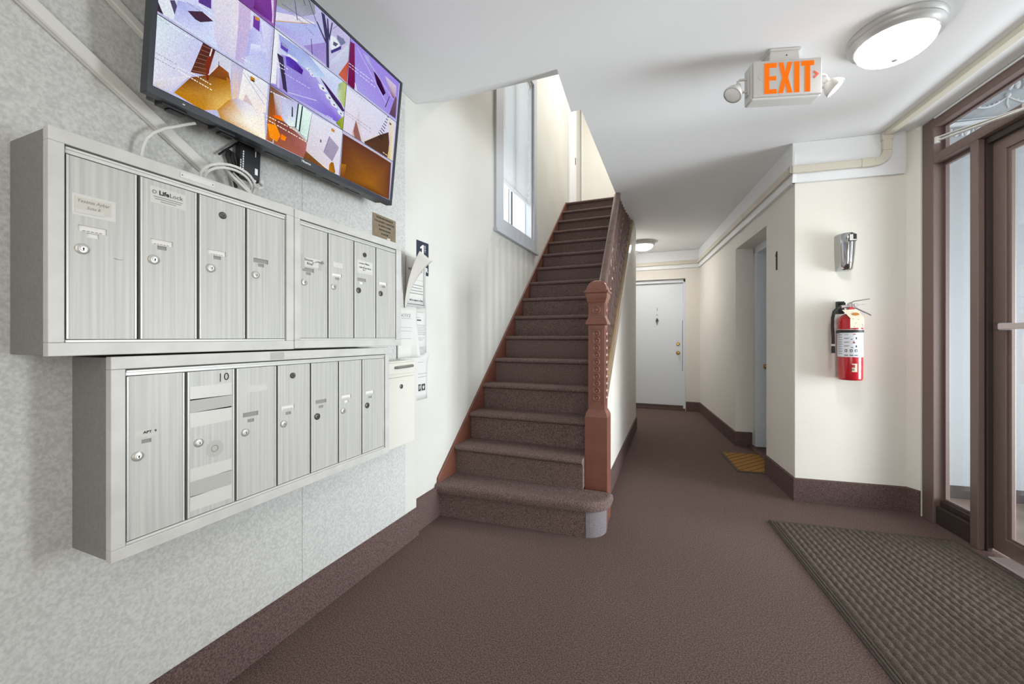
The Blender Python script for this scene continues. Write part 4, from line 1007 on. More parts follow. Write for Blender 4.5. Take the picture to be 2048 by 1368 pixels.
((255,250,235),(4613,1054,4706,1057,4709,1027,4616,1024)),
((255,250,235),(3176,892,3248,890,3250,862,3178,865)),
((255,250,235),(3272,889,3344,887,3346,860,3274,862)),
((255,250,235),(3368,886,3442,884,3444,857,3371,859)),
((255,250,235),(3466,884,3511,882,3513,854,3469,856)),
((255,250,235),(3566,881,3641,879,3644,851,3568,853)),
((255,250,235),(3667,878,3743,876,3746,847,3669,850)),
((255,250,235),(3769,875,3846,873,3849,844,3771,847)),
((255,250,235),(3872,872,3920,871,3922,842,3875,844)),
((255,250,235),(3978,869,4057,867,4060,838,3980,840)),
((255,250,235),(4084,866,4165,864,4168,835,4087,837)),
((255,250,235),(4192,863,4274,861,4277,831,4195,834)),
((255,250,235),(4302,860,4352,859,4355,829,4305,831)),
((255,250,235),(4413,857,4498,855,4501,825,4416,827)),
((255,250,235),(4526,854,4612,851,4615,821,4529,824)),
((255,250,235),(4641,850,4728,848,4731,818,4644,820)),
((250,250,255),(3239,1816,3312,1825,3314,1801,3241,1792)),
((250,250,255),(3336,1828,3410,1837,3412,1813,3338,1804)),
((250,250,255),(3435,1840,3510,1849,3512,1825,3437,1816)),
((250,250,255),(3535,1852,3580,1858,3582,1833,3537,1828)),
((250,250,255),(3636,1865,3713,1874,3716,1849,3639,1840)),
((250,250,255),(3739,1877,3817,1887,3820,1862,3741,1852)),
((120,116,130),(6394,2793,6511,2792,6512,2776,6396,2776)),
((120,116,130),(6550,2792,6668,2791,6670,2775,6552,2775)),
((120,116,130),(6708,2791,6829,2790,6831,2773,6710,2774)),
((120,116,130),(6870,2790,6944,2789,6946,2773,6872,2773)),
((120,116,130),(7034,2789,7160,2788,7162,2771,7036,2772)),
((120,116,130),(7202,2788,7330,2787,7332,2770,7204,2771)),
((120,116,130),(7373,2787,7503,2786,7505,2769,7375,2770)),
((120,116,130),(7547,2786,7626,2785,7628,2768,7549,2768)),
((120,116,130),(7724,2785,7860,2784,7862,2766,7726,2767)),
((140,136,150),(6427,2706,6542,2701,6544,2684,6429,2690)),
((140,136,150),(6581,2699,6699,2694,6701,2678,6583,2683)),
((140,136,150),(6738,2692,6858,2687,6860,2670,6740,2676)),
((140,136,150),(6898,2686,6971,2682,6973,2665,6900,2669)),
((140,136,150),(7061,2679,7185,2673,7187,2656,7063,2662)),
((140,136,150),(7227,2671,7354,2666,7356,2649,7229,2654)),
((140,136,150),(7396,2664,7525,2658,7527,2641,7398,2647)),
((140,136,150),(7568,2657,7647,2653,7649,2636,7571,2639)),
((140,136,150),(7744,2649,7878,2643,7880,2625,7746,2631)),
((250,250,255),(5515,2191,5591,2193,5593,2174,5517,2173)),
((250,250,255),(5617,2193,5694,2195,5696,2176,5619,2174)),
((250,250,255),(5720,2195,5798,2197,5800,2178,5722,2176)),
((250,240,230),(8697,2158,8821,2151,8825,2121,8701,2128)),
((250,240,230),(8863,2149,8989,2142,8993,2112,8867,2119)),
((255,230,180),(5479,311,5563,299,5566,273,5482,286)),
((255,230,180),(5592,294,5677,282,5679,256,5594,269)),
((255,230,180),(5705,278,5792,265,5794,239,5708,252)),
]
cells = [[] for _ in range(9)]
for i, (cols, pts) in enumerate(FEEDS):
    P = [(x/1e4, y/1e4) for x, y in zip(pts[::2], pts[1::2])]
    cx, cy = sum(p[0] for p in P)/len(P), sum(p[1] for p in P)/len(P)
    q = min(2, max(0, int((cx-.0125)/.311))) + 3*min(2, max(0, int((cy-.0205)/.1815)))
    cells[q].append((i, [(lin(cols[k]), lin(cols[k+1]), lin(cols[k+2]), 1.0) for k in range(0, len(cols), 3)], P))
def clip(P, C_, lo, hi, ax):
    for sgn, lim in ((1, lo), (-1, hi)):
        out, oc = [], []
        for k in range(len(P)):
            p, r = P[k], P[(k+1) % len(P)]; pc, rc_ = C_[k], C_[(k+1) % len(P)]
            ip, ir = sgn*(p[ax]-lim) >= 0, sgn*(r[ax]-lim) >= 0
            if ip: out.append(p); oc.append(pc)
            if ip != ir:
                f_ = (lim-p[ax])/(r[ax]-p[ax]); out.append(tuple(p[j]+(r[j]-p[j])*f_ for j in (0,1))); oc.append(tuple(pc[j]+(rc_[j]-pc[j])*f_ for j in range(4)))
        P, C_ = out, oc
        if len(P) < 3: return [], []
    return P, C_
for q in range(9):
    gx, gy = q % 3, q//3; a0, a1 = .0125+.311*gx+.0011, .0125+.311*(gx+1)-.0011; b0, b1 = .0205+.1815*gy+.0011, .0205+.1815*(gy+1)-.0011
    b = MB(TM); b.vc = []
    base_c = [(150,120,190),(190,196,226),(150,130,214)]
    b.add([(a0,b0,-.0033),(a1,b0,-.0033),(a1,b1,-.0033),(a0,b1,-.0033)], [(0,1,2,3)]); b.vc += [rgb('%02x%02x%02x' % ((150,100,180) if q == 6 else (190,190,226)))]*4
    for (i, cc, P) in cells[q]:
        mid = cc[len(P)] if len(cc) == len(P)+1 else None
        if len(cc) < len(P): cc = [cc[min(k*len(cc)//len(P), len(cc)-1)] for k in range(len(P))] if len(cc) > 1 else cc*len(P)
        P, cc = clip(P, cc[:len(P)], a0, a1, 0)
        if P: P, cc = clip(P, cc, b0, b1, 1)
        if len(P) < 3: continue
        z = -.0033 + .000004*(i+1) - .0
        n = len(P); cx, cy = (sum(p[0] for p in P)/n, sum(p[1] for p in P)/n) if mid is None else (min(p[0] for p in P)*.42+max(p[0] for p in P)*.58, .05); mc = mid or tuple(sum(c[j] for c in cc)/n for j in range(4))
        if n > 4: b.add([(x,y,z) for x,y in P]+[(cx,cy,z)], [(k,(k+1)%n,n) for k in range(n)]); b.vc += list(cc)+[mc]
        else: b.add([(x,y,z) for x,y in P], [tuple(range(n))]); b.vc += list(cc)
    b.build('camera_picture', 'screen', scr, recalc=False)

# cable raceways, cables and adapter
def rail_piece(p, q, w=.034, d=.018, name='cable_raceway', label=''):
    (y0,z0),(y1,z1) = p, q; L_ = math.hypot(y1-y0,z1-z0); an = math.atan2(z1-z0,y1-y0)
    mm = Matrix.Translation((y0,z0,XP+.0025)) @ Matrix.Rotation(an,4,'Z'); b = MB(LW(0)); b.prism([(-w/2,0),(w/2,0),(w/2,d*.75),(w/2-.003,d),(-w/2+.003,d),(-w/2,d*.75)], 0, L_, 'x', 0, mm); b.box((0,-w/2-.0015,0),(L_,-w/2,.006), 0, mm)
    return tag(b.build(name, 'raceway'), label, 'cable raceway', 'surface cable raceways')
sl = (1.687-1.9216)/(.81-.4372)
rail_piece((-.48,1.9216-sl*.92),(.815,1.684), label='long white cable raceway running diagonally down to the upper mailboxes')
rail_piece((-.30,2.0238-sl*.92),(.66,2.0238+sl*.04), w=.024, label='short white cable raceway vanishing behind the television')
XC = XP+.024
b = MB(); b.tube([(-1.312,.748,1.785),(-1.325,.735,1.778),(XC+.03,.712,1.762),(XC+.02,.686,1.745),(XC+.015,.662,1.722),(XC+.012,.648,1.70),(XC+.01,.641,1.675),(XC+.008,.638,1.65),(XC+.006,.638,1.60)], .0042, 8)
tag(b.build('cable', 'cable'), 'single white cable hanging from the television down behind the mailboxes', 'cable')
b = MB()
for r_, cz, ph, rr, tl in ((.083,1.66,0,.0042,.045),(.072,1.655,.5,.0042,.038)):
    b.tube([(-1.335+.035*math.sin(2*PI*k/28), .858+r_*math.cos(2*PI*k/28+ph*.1), cz-.008+tl*math.sin(2*PI*k/28)) for k in range(28)], rr, 7, closed=True)
b.tube([(-1.30,.93,1.652),(-1.305,.95,1.663),(-1.33,.968,1.678),(-1.345,.975,1.69)], .004, 7); b.tube([(-1.345,.975,1.688),(-1.348,.978,1.702)], .007, 6)
tag(b.build('cable_coil', 'cable'), 'coiled white network cable lying on top of the upper mailboxes', 'cable')
b = MB(); b.tube([(-1.345,.845,1.70),(-1.33,.872,1.668),(-1.31,.905,1.632),(-1.30,.917,1.612)], [.012,.012,.014,.011], 6, flat=.6); b.tube([(-1.33,.868,1.687),(-1.315,.89,1.66),(-1.305,.91,1.635)], .003, 5)
tag(b.build('cable_plug', 'plastic'), 'white plug and lead lying inside the cable coil', 'plug')
b = MB(); b.box((-1.372,.845,1.597),(-1.325,.893,1.632)); tag(b.build('wall_block', 'cabside', bevel=.003), 'grey block behind the white cable coil on the mailboxes', 'plug')
ad = thing('network_adapter', (XP+.015, .945, 1.70), 'small black signal adapter hanging under the television by its cable', 'adapter')
AM = LW(XP+.004) @ Matrix.Translation((.945,1.755,0)) @ Matrix.Rotation(-.03,4,'Z')
b = MB(AM); b.box((-.036,-.058,0),(.034,.052,.024)); b.build('case', 'black', ad, bevel=.003)
b = MB(AM); b.box((.034,-.056,.002),(.038,.050,.022)); b.build('end_plate', 'tvbody', ad)
b = MB(AM)
for k in range(9): b.box((-.0255,-.042+.0085*k,.0238),(-.0215,-.036+.0085*k,.0244))
for k in range(5): b.box((-.033,-.040+.0085*k,.0238),(-.030,-.0345+.0085*k,.0244))
b.box((.018,-.034,.024),(.028,-.012,.0245)); b.box((.018,.028,.024),(.0205,.048,.0244)); b.build('print', 'signwhite', ad)
b = MB(AM); b.box((.014,-.0585,.014),(.024,-.053,.0243)); b.build('status_light', 'signwhite', ad)
b = MB(AM); b.box((-.022,.052,.002),(.018,.082,.020)); b.box((-.012,.08,.004),(.006,.11,.018)); b.tube([(-.026,.066,.01),(-.05,.040,.012),(-.075,.012,.012),(-.095,-.012,.012)], .0035, 6); b.tube([(-.005,.105,.012),(-.002,.14,.04),(0,.17,.07)], .004, 6)
b.tube([(-.036,-.02,.012),(-.048,.012,.014),(-.055,.015,.014),(-.056,-.005,.014),(-.044,-.03,.014),(-.036,-.044,.014)], .003, 6); b.tube([(-.062,.018,.01),(-.066,.0,.01),(-.05,-.045,.012),(-.038,-.10,.014)], [.006,.008,.007,.005], 6); b.build('plug_and_lead', 'black', ad)

# brass plate, floor sign
bp = thing('brass_plate', (XP, 1.672, 1.66), 'dull brass management plate with dark lettering above the farther mailboxes', 'plaque')
b = MB(LW(XP)); b.box((1.5837,1.6585,0),(1.761,1.774,.003)); b.build('plate', 'brassplate', bp, bevel=.0008)
b = MB(LW(XP))
for k, tx in enumerate(('THIS BUILDING MANAGED BY','TOTAL PROPERTY CONCEPTS INC.','18 CHURCH TOWERS','HOBOKEN NJ 07030','201-659-9009')): b.text(tx, 1.672, 1.7585-.0195*k, .0032, .0125, 0, ext=.0004, sx=.78, bold=.0003)
b.build('lettering', 'ink', bp)
b = MB(LW(XP)); b.box((1.69,1.659,.003),(1.715,1.668,.0036)); b.build('tape_scrap', 'tape', bp)
fs_ = thing('floor_sign', (LX, 2.05, 1.53), 'dark blue first floor sign with white figures on the wall behind the notices', 'sign')
b = MB(LW(LX)); b.box((1.982,1.531,0),(2.118,1.7335,.005)); b.build('plate', 'navy', fs_, bevel=.003)
b = MB(LW(LX)); b.prism([(2.045,1.612),(2.062,1.612),(2.062,1.712),(2.053,1.712),(2.028,1.696),(2.028,1.686),(2.045,1.694)], .005, .0065, 'z'); b.text('S', 2.077, 1.702, .0054, .026, 0, ext=.0006); b.text('T', 2.077, 1.678, .0054, .026, 0, ext=.0006); b.text('FLOOR', 2.048, 1.563, .0054, .040, 0, ext=.0006, sx=.93, bold=.0004); b.build('lettering', 'signwhite', fs_)

# notices
def sheet(label, pts_fn, ny, nz, prints, name='notice', mt='paper', group='paper notices'):
    t = thing(name, pts_fn(.5,0), label, 'notice', group)
    b = MB(); vs = []; fs = []
    for j in range(nz+1):
        for i in range(ny+1): vs.append(pts_fn(i/ny, j/nz))
    for j in range(nz):
        for i in range(ny): k = j*(ny+1)+i; fs.append((k,k+1,k+ny+2,k+ny+1))
    b.add(vs, fs, 0, True); o = b.build('sheet', mt, t, recalc=False)
    sm = o.modifiers.new('thickness', 'SOLIDIFY'); sm.thickness = .0006
    if prints: prints(t)
    return t
def lines(t, y0, y1, z, n, dz, x, mt='greyink', wob=.3, h=.0022):
    b = MB(LW(0))
    for k in range(n):
        e = y1 - (y1-y0)*wob*random.random(); b.box((y0,z-k*dz,x),(e,z-k*dz+h,x+.0003))
    b.build('print', mt, t)
XN = LX+.034
def bent(y0, y1, z0, z1, x, curl):
    def f(u, v):
        cx, cy, cz = curl(u, v); return (x+cx, y0+(y1-y0)*u+cy, z0+(z1-z0)*v+cz)
    return f
# lower sheets first, then the ones pinned over them
def pr(t):
    lines(t, 2.005, 2.095, 1.0, 1, .01, LX+.0052, wob=0); lines(t, 2.005, 2.095, .93, 2, .02, LX+.0052, wob=.1); 
    b = MB(LW(LX+.005)); b.box((2.008,.828,.0003),(2.034,.868,.0008)); b.box((2.042,.828,.0003),(2.078,.868,.0008)); b.build('black_symbol', 'ink', t)
    b = MB(LW(LX+.005)); b.box((2.014,.836,.0009),(2.019,.86,.0012)); b.box((2.024,.842,.0009),(2.029,.862,.0012)); b.prism([(2.06,.832),(2.073,.855),(2.064,.85),(2.06,.864),(2.056,.85),(2.047,.855)], .0009, .0012, 'z'); b.build('white_symbol', 'paper', t)
sheet('long white notice with two small black symbols at its foot, beside the drop box', bent(1.93,2.10,.775,1.055,LX+.005,lambda u,v: (.022*max(0,u-.75)*max(0,v-.8)*20,0,0)), 8, 8, pr)
def pr(t):
    x = LX+.0092; lines(t, 1.975, 2.07, 1.302, 1, .01, x, wob=.1, h=.0015); lines(t, 1.975, 2.02, 1.268, 1, .01, x, wob=0); lines(t, 1.965, 2.03, 1.25, 1, .01, x, 'ink', 0, .007); lines(t, 1.97, 2.078, 1.222, 6, .011, x, wob=.2); lines(t, 1.97, 2.075, 1.146, 2, .011, x); lines(t, 1.99, 2.06, 1.09, 2, .01, x)
sheet('white typed notice with a bold heading, between the bordered notice and the long one', bent(1.91,2.087,1.045,1.33,LX+.009,lambda u,v: (0,0,0)), 4, 4, pr)
def pr(t):
    x = LX+.0122; lines(t, 2.02, 2.08, 1.56, 1, .01, x, wob=.2); lines(t, 2.02, 2.07, 1.41, 3, .02, x)
sheet('white sheet mostly hidden behind the bordered notice, below the floor sign', bent(1.88,2.085,1.325,1.59,LX+.006,lambda u,v: (0,0,0)), 4, 4, pr)
def pr(t):
    x = XN+.0022; b = MB(LW(0))
    b.box((1.862,1.34,x),(2.022,1.343,x+.0003)); b.box((2.019,1.34,x),(2.022,1.585,x+.0003)); b.build('border', 'ink', t)
    b = MB(LW(0)); b.text('NO SMOKING', 1.935, 1.54, x, .021, 0, ext=.0002, bold=.0004); b.text('will be subject to fines.', 1.945, 1.365, x, .0145, 0, ext=.0002, bold=.0004); b.build('bold_print', 'ink', t)
    lines(t, 1.88, 2.01, 1.484, 1, .01, x, wob=0, h=.0012); lines(t, 1.875, 2.015, 1.452, 4, .0165, x, wob=.15, h=.004)
sheet('white no smoking notice with a thin black border, its upper corner curling off the wall', bent(1.85,2.03,1.325,1.61,XN+.002,lambda u,v: (0,0,0)), 4, 4, pr)
def cu(u, v):
    w = v*v; return (.012+.10*w*(1-.35*u), .045*w*(1-u)*0+.012*v, -.02*w*u)
sheet('cream curled sheet bending away from the wall over the bordered notice', (lambda u, v: (XN+.004+.12*v**1.6*(1-.25*u), 1.835-.0*v+ (.012+.155*v**1.5)*u - .03*v, 1.31+.335*v-.025*u*v - .03*v**4)), 8, 14, None, 'curled_sheet', 'creampaper')
def pr(t):
    x = XN+.0054; b = MB(LW(0)); b.text('NOTICE', 1.84, 1.272, x, .026, 0, ext=.0002); b.box((1.79,1.256,x),(1.89,1.258,x+.0003)); b.build('heading', 'greyink', t)
    lines(t, 1.79, 1.92, 1.205, 1, .01, x, wob=0, h=.0015); lines(t, 1.79, 1.92, 1.185, 1, .01, x, wob=.4, h=.0015); lines(t, 1.79, 1.92, 1.143, 1, .01, x, wob=0, h=.0015)
sheet('white notice with an underlined heading and a lower corner curling out, above the drop box', bent(1.77,1.945,1.035,1.315,XN+.005,lambda u,v: (.16*max(0,u-.7)*max(0,.75-v),-.10*max(0,u-.7)*max(0,.6-v),0)), 10, 10, pr)

# ================================================================ CEILING FIXTURES
def lamp(loc, label, r=.166, glow='lampglow'):
    t = thing('ceiling_lamp', (loc[0],loc[1],CEIL-.13), label, 'lamp', 'round ceiling lamps')
    b = MB(); b.lathe([(r*.55,0),(r*1.0,0),(r*1.02,-.008),(r*1.0,-.018),(r*.965,-.024),(r*.985,-.032),(r*.95,-.044),(r*.86,-.052),(r*.80,-.048),(r*.80,-.02)], (loc[0],loc[1],CEIL), 'z', 48); b.build('ring', 'lampring', t, sharp=40)
    vs, fs = [], []; seg, rg = 72, 12
    for j in range(rg+1):
        q = PI/2*j/rg; rr = r*.835*math.cos(q)**.8 if j < rg else 0.0
        for k in range(seg):
            tt = 2*PI*k/seg; fl_ = 1-.02*math.cos(tt*24)*math.cos(q); vs.append((loc[0]+rr*fl_*math.cos(tt), loc[1]+rr*fl_*math.sin(tt), CEIL-.045-.075*math.sin(q)))
    for j in range(rg):
        for k in range(seg): fs.append((j*seg+k, (j+1)*seg+k, (j+1)*seg+(k+1)%seg, j*seg+(k+1)%seg))
    b = MB(); b.add(vs, fs, 0, True); b.build('glass_bowl', glow, t)
    b = MB(); b.lathe([(0,-.118),(.014,-.119),(.016,-.124),(.010,-.131),(0,-.134)], (loc[0],loc[1],CEIL), 'z', 16); b.build('finial', 'lampring', t)
    return t
lamp((.912,2.285), 'large round frosted ceiling lamp beside the exit sign')
lamp((-.405,5.98), 'round frosted ceiling lamp far down the hallway near the end door', glow='bowlhall')

EMt = frame((.4916,2.2046,-.0725), (1.0229,.2892,0), (0,0,1.063), (.2892,-1.0229,0)); ETOP = (CEIL+.0725)/1.063
ex = thing('exit_sign', (.49,2.22,2.27), 'lit orange and white exit sign with two emergency spotlights hanging from the ceiling', 'exit sign')
b = MB(EMt); b.box((-.145,2.206,-.082),(.145,2.371,-.012)); b.build('housing', 'plastic', ex, bevel=.010, seg=3)
b = MB(EMt); b.box((-.141,2.212,-.014),(.142,2.369,-.002)); b.build('face_plate', 'exitface', ex, bevel=.004)
b = MB(EMt); b.prism([(-.060,ETOP-.006),(.060,ETOP-.006),(.064,2.371),(-.064,2.371)], -.075, -.022, 'z'); b.box((-.066,ETOP-.010,-.088),(.066,ETOP-.001,-.012)); b.build('canopy', 'plastic', ex, bevel=.006)
b = MB(EMt); b.lathe([(0,.0015),(.003,.001),(.003,0)], (.008,2.40,-.0215), 'z', 8); b.build('canopy_screw', 'dark', ex)
z0, z1 = 2.222, 2.356; b = MB(EMt)
def lp(pts): b.prism(pts, -.0022, -.0008, 'z')
w_ = .0205
lp([(-.0945,z0),(-.0945,z1),(-.044,z1),(-.044,z1-w_),(-.0945+w_,z1-w_),(-.0945+w_,z0+.076),(-.046,z0+.076),(-.046,z0+.058),(-.0945+w_,z0+.058),(-.0945+w_,z0+.019),(-.044,z0+.019),(-.044,z0)])
mx_ = -.0085
lp([(-.0375,z0),(mx_-.0115,z0+.068),(-.036,z1),(-.016,z1),(mx_,z0+.090),(.001,z1),(.0205,z1),(mx_+.0115,z0+.068),(.0205,z0),(.0,z0),(mx_,z0+.045),(-.017,z0)])
lp([(.0285,z0),(.0285,z1),(.0495,z1),(.0495,z0)])
lp([(.072,z0),(.072,z1-w_),(.058,z1-w_),(.058,z1),(.109,z1),(.109,z1-w_),(.093,z1-w_),(.093,z0)])
tag(b.build('exit_letters', 'exitglow', ex), 'glowing orange letters EXIT')
b = MB(EMt); b.prism([(.105,2.305),(.111,2.312),(.129,2.296),(.111,2.278),(.105,2.285),(.117,2.296)], -.002, -.0008, 'z'); b.build('arrow', 'exitred', ex)
b = MB(EMt); b.tube([(-.109,2.310,-.0018),(-.121,2.296,-.0018),(-.109,2.282,-.0018)], .0006, 4); b.build('arrow_knockout', 'greytape', ex)
for s in (-1, 1):
    zc = 2.288
    b = MB(EMt); b.box((s*.143,zc-.046,-.062),(s*.150,zc+.046,-.032)); b.tube([(s*.148,zc+.03,-.047),(s*.178,zc+.03,-.047),(s*.186,zc+.024,-.047),(s*.188,zc,-.047),(s*.184,zc-.022,-.047),(s*.176,zc-.026,-.047),(s*.148,zc-.026,-.047)], .0052, 8); b.ball((s*.186,zc+.004,-.047), .0125)
    d = Vector((.62,-.72,.25)).normalized() if s > 0 else Vector((-.55,-.80,.15)).normalized()
    q = Vector((0,0,1)).rotation_difference(d).to_matrix().to_4x4(); cpos = Vector((s*.198,zc-.020,-.040)); mm = Matrix.Translation(cpos) @ q
    arm = b.build('lamp_arm', 'plastic', ex)
    b = MB(EMt); b.lathe([(0,-.018),(.014,-.016),(.026,-.006),(.036,.010),(.041,.026),(.040,.030),(.037,.030)], (0,0,0), 'z', 24, 0, mm); b.build('spot_head', 'plastic', ex, sharp=60)
    b = MB(EMt); b.lathe([(.0375,.027),(.03,.031),(.015,.035),(0,.036)], (0,0,0), 'z', 24, 0, mm); b.build('spot_lens', 'signwhite', ex)

# cream conduit along the hall and over the door
cd = thing('surface_conduit', R(1.16,3.2,2.3), 'cream surface conduit running along the hallway and up to the ceiling over the glass door', 'conduit')
b = MB(RM)
def seg_box(p, q, w=(.040,.022)): b.box(p, q)
b.box((1.140,3.190,2.293),(1.166,6.75,2.345)); b.build('straight_run', 'cream', cd, bevel=.006)
b = MB(RM); b.box((1.14,3.190,2.293),(1.64,3.216,2.345)); b.build('straight_run', 'cream', cd, bevel=.006)
b = MB(); b.box((-1.38,6.75,2.29),(.36,6.776,2.345)); b.build('straight_run', 'cream', cd, bevel=.006)
b = MB(RM)
arc = [(1.62+.07*math.sin(t*PI/16), 3.203, 2.389-.07*math.cos(t*PI/16)) for t in range(9)]

vs, fs = [], []
for t_ in range(9):
    a = t_*PI/16
    for rr, yy in ((.044,3.190),(.096,3.190),(.096,3.216),(.044,3.216)): vs.append((1.635+rr*math.sin(a), yy, 2.389-rr*math.cos(a)))
for k in range(8):
    for j in range(4): fs.append((4*k+j,4*k+(j+1)%4,4*k+4+(j+1)%4,4*k+4+j))
b.add(vs, fs + [(3,2,1,0),(32,33,34,35)], 0); b.build('elbow', 'cream', cd, bevel=.003)
b = MB(RM); b.box((1.679,3.190,2.389),(1.731,3.216,2.47)); b.box((1.674,3.186,2.455),(1.736,3.216,CEIL-.001)); b.build('riser', 'cream', cd, bevel=.005)
b = MB(RM); b.box((1.679,-1.25,2.484),(1.731,3.19,CEIL-.001)); b.build('ceiling_run', 'cream', cd, bevel=.005)
b = MB(RM)
for (yy,zz) in ((4.30,2.29),): b.box((1.136,yy,zz),(1.166,yy+.06,zz+.059))
b.build('coupling', 'cream', cd, bevel=.004)
b = MB(RM); b.box((1.56,3.187,2.290),(1.63,3.216,2.348)); b.build('coupling', 'cream', cd, bevel=.004)

# ================================================================ ON THE ENTRY WALL
fe = thing('fire_extinguisher', R(1.482,3.166,.865), 'red fire extinguisher with white label hanging on the cream wall beside the glass door', 'fire extinguisher')
ecx, ecy, er = 1.482, 3.164, .0665
b = MB(RM); b.lathe([(0,.868),(er*.90,.868),(er*.97,.872),(er,.88),(er,1.245),(er*.96,1.268),(er*.84,1.287),(er*.62,1.300),(er*.36,1.308),(er*.34,1.325),(0,1.325)], (ecx,ecy,0), 'z', 36); b.build('cylinder', 'red', fe, sharp=45)
b = MB(RM); b.lathe([(er+.0008,1.022),(er+.0008,1.182)], (ecx,ecy,0), 'z', 30, 0, None, (-PI*1.13, -PI*.09)); lb = b.build('label', 'label', fe)
def onc(mb, a, z0, z1, da, mi=0, r_=er+.0012):
    n_ = max(1, int(da/.15)+1); vs = []
    for k in range(n_+1):
        t = -PI/2 + a - .43 + da*k/n_
        for z in (z0, z1): vs.append((ecx+r_*math.cos(t), ecy+r_*math.sin(t), z))
    mb.add(vs, [(2*k,2*k+2,2*k+3,2*k+1) for k in range(n_)], mi, True)
b = MB(RM)
for k in range(9): onc(b, -1.05, 1.166-.0155*k, 1.1685-.0155*k, .42)
for k, z in enumerate((1.168,1.145,1.141,1.12,1.116,1.096,1.092)): onc(b, -.48, z, z+.002, .32+.1*(k%2))
for a in (-.42,-.02,.36): onc(b, a, 1.055, 1.072, .20); onc(b, a-.04, 1.031, 1.036, .30)
for z in (1.138,1.085): onc(b, .42, z, z+.014, .10)
onc(b, .05, 1.137, 1.141, .12); onc(b, .06, 1.083, 1.087, .16)
b.build('label_print', 'ink', lb)
b = MB(RM)
for a in (-.37,.03,.41): onc(b, a, 1.058, 1.068, .10, 0, er+.0015)
b.build('label_symbol', 'label', lb)
b = MB(RM); onc(b, .22, 1.168, 1.173, .22); onc(b, .18, 1.112, 1.118, .20); onc(b, .24, 1.118, 1.127, .07); b.build('label_red_print', 'redprint', lb)
b = MB(RM); onc(b, .12, .925, .979, .42); sq_ = b.build('inspection_sticker', 'tag', fe)
b = MB(RM); onc(b, .06, .953, .972, .30, 0, er+.0016); b.build('sticker_square', 'redprint', sq_)
b = MB(RM); onc(b, .06, .934, .938, .28, 0, er+.0016); onc(b, .08, .942, .946, .24, 0, er+.0016); onc(b, .05, .950, .974, .06, 0, er+.0016); b.build('sticker_print', 'ink', sq_)
b = MB(RM); b.lathe([(er+.0005,1.182),(er+.004,1.184),(er+.004,1.196),(er+.0005,1.198)], (ecx,ecy,0), 'z', 36); b.tube([(ecx-.06,ecy-.02,1.19),(ecx-.085,ecy-.012,1.186)], .008, 6); b.build('strap', 'hose', fe)
b = MB(RM); b.lathe([(er+.0006,1.199),(er+.003,1.200),(er+.003,1.203),(er+.0006,1.204)], (ecx,ecy,0), 'z', 36); b.build('strap_wire', 'pushbar', fe)
b = MB(RM); b.box((ecx-.05,3.205,1.31),(ecx-.012,3.24,1.395)); b.box((ecx-.04,ecy+.01,1.35),(ecx-.02,3.21,1.385)); b.build('wall_hook', 'black', fe, bevel=.002)
b = MB(RM); b.lathe([(0,1.32),(.02,1.32),(.02,1.345),(.015,1.35),(.015,1.375),(.008,1.384),(0,1.385)], (ecx,ecy,0), 'z', 16); b.tube([(ecx-.055,ecy-.004,1.355),(ecx-.012,ecy,1.358)], .011, 10); b.lathe([(0,-.03),(.013,-.03),(.013,-.018),(0,-.018)], (ecx+.022,ecy,1.365), 'y', 12); b.build('valve', 'pushbar', fe)
b = MB(RM); b.tube([(ecx-.002,ecy-.004,1.378),(ecx+.02,ecy-.006,1.391),(ecx+.06,ecy-.006,1.397),(ecx+.105,ecy-.006,1.405)], [.009,.008,.007,.006], 7, flat=.5); b.build('carry_handle', 'greyframe', fe)
b = MB(RM); b.tube([(ecx+.0,ecy-.004,1.352),(ecx+.03,ecy-.006,1.345),(ecx+.07,ecy-.006,1.322),(ecx+.10,ecy-.006,1.306),(ecx+.113,ecy-.006,1.296)], [.009,.009,.008,.007,.006], 7, flat=.5); b.build('squeeze_lever', 'greyframe', fe)
b = MB(RM); b.tube([(ecx+.03,ecy-.01,1.366),(ecx+.08,ecy-.01,1.369)], .0018, 6); b.lathe([(.009,-.002),(.0115,0),(.009,.002)], (ecx+.006,ecy-.024,1.338), 'y', 14); b.build('safety_pin', 'pushbar', fe)
b = MB(RM); b.lathe([(0,-.014),(.019,-.013),(.019,0)], (ecx-.002,ecy-.012,1.335), 'y', 18); b.build('pressure_gauge', 'redprint', fe)
b = MB(RM); b.tube([(ecx-.05,ecy-.004,1.355),(ecx-.072,ecy-.004,1.348),(ecx-.092,ecy-.004,1.325),(ecx-.101,ecy-.004,1.28),(ecx-.102,ecy-.004,1.22),(ecx-.099,ecy-.004,1.16),(ecx-.098,ecy-.004,1.10)], .0095, 10); b.build('hose', 'hose', fe)
b = MB(RM); b.lathe([(.0105,1.093),(.0105,1.106),(.009,1.106)], (ecx-.098,ecy-.004,0), 'z', 12); b.build('hose_ferrule', 'plastic', fe)
b = MB(RM); b.lathe([(0,1.045),(.011,1.045),(.0105,1.07),(.0095,1.094),(0,1.094)], (ecx-.098,ecy-.004,0), 'z', 12); b.build('nozzle', 'hose', fe)
tg = [(-.062,.0),(.02,.004),(.046,-.052),(.046,-.118),(-.030,-.120),(-.030,-.055)]
b = MB(RM); b.add([(ecx+x-.002,ecy-er-.004+(.03 if z > -.04 else .0),1.332+z) for x,z in tg] + [(ecx+x-.002,ecy-er-.0034+(.03 if z > -.04 else .0),1.332+z) for x,z in tg], [(0,1,2,5),(2,3,4,5),(8,7,6,11),(10,9,8,11)]+[(i,6+i,6+(i+1)%6,(i+1)%6) for i in range(6)]); tgo = b.build('inspection_tag', 'tag', fe)
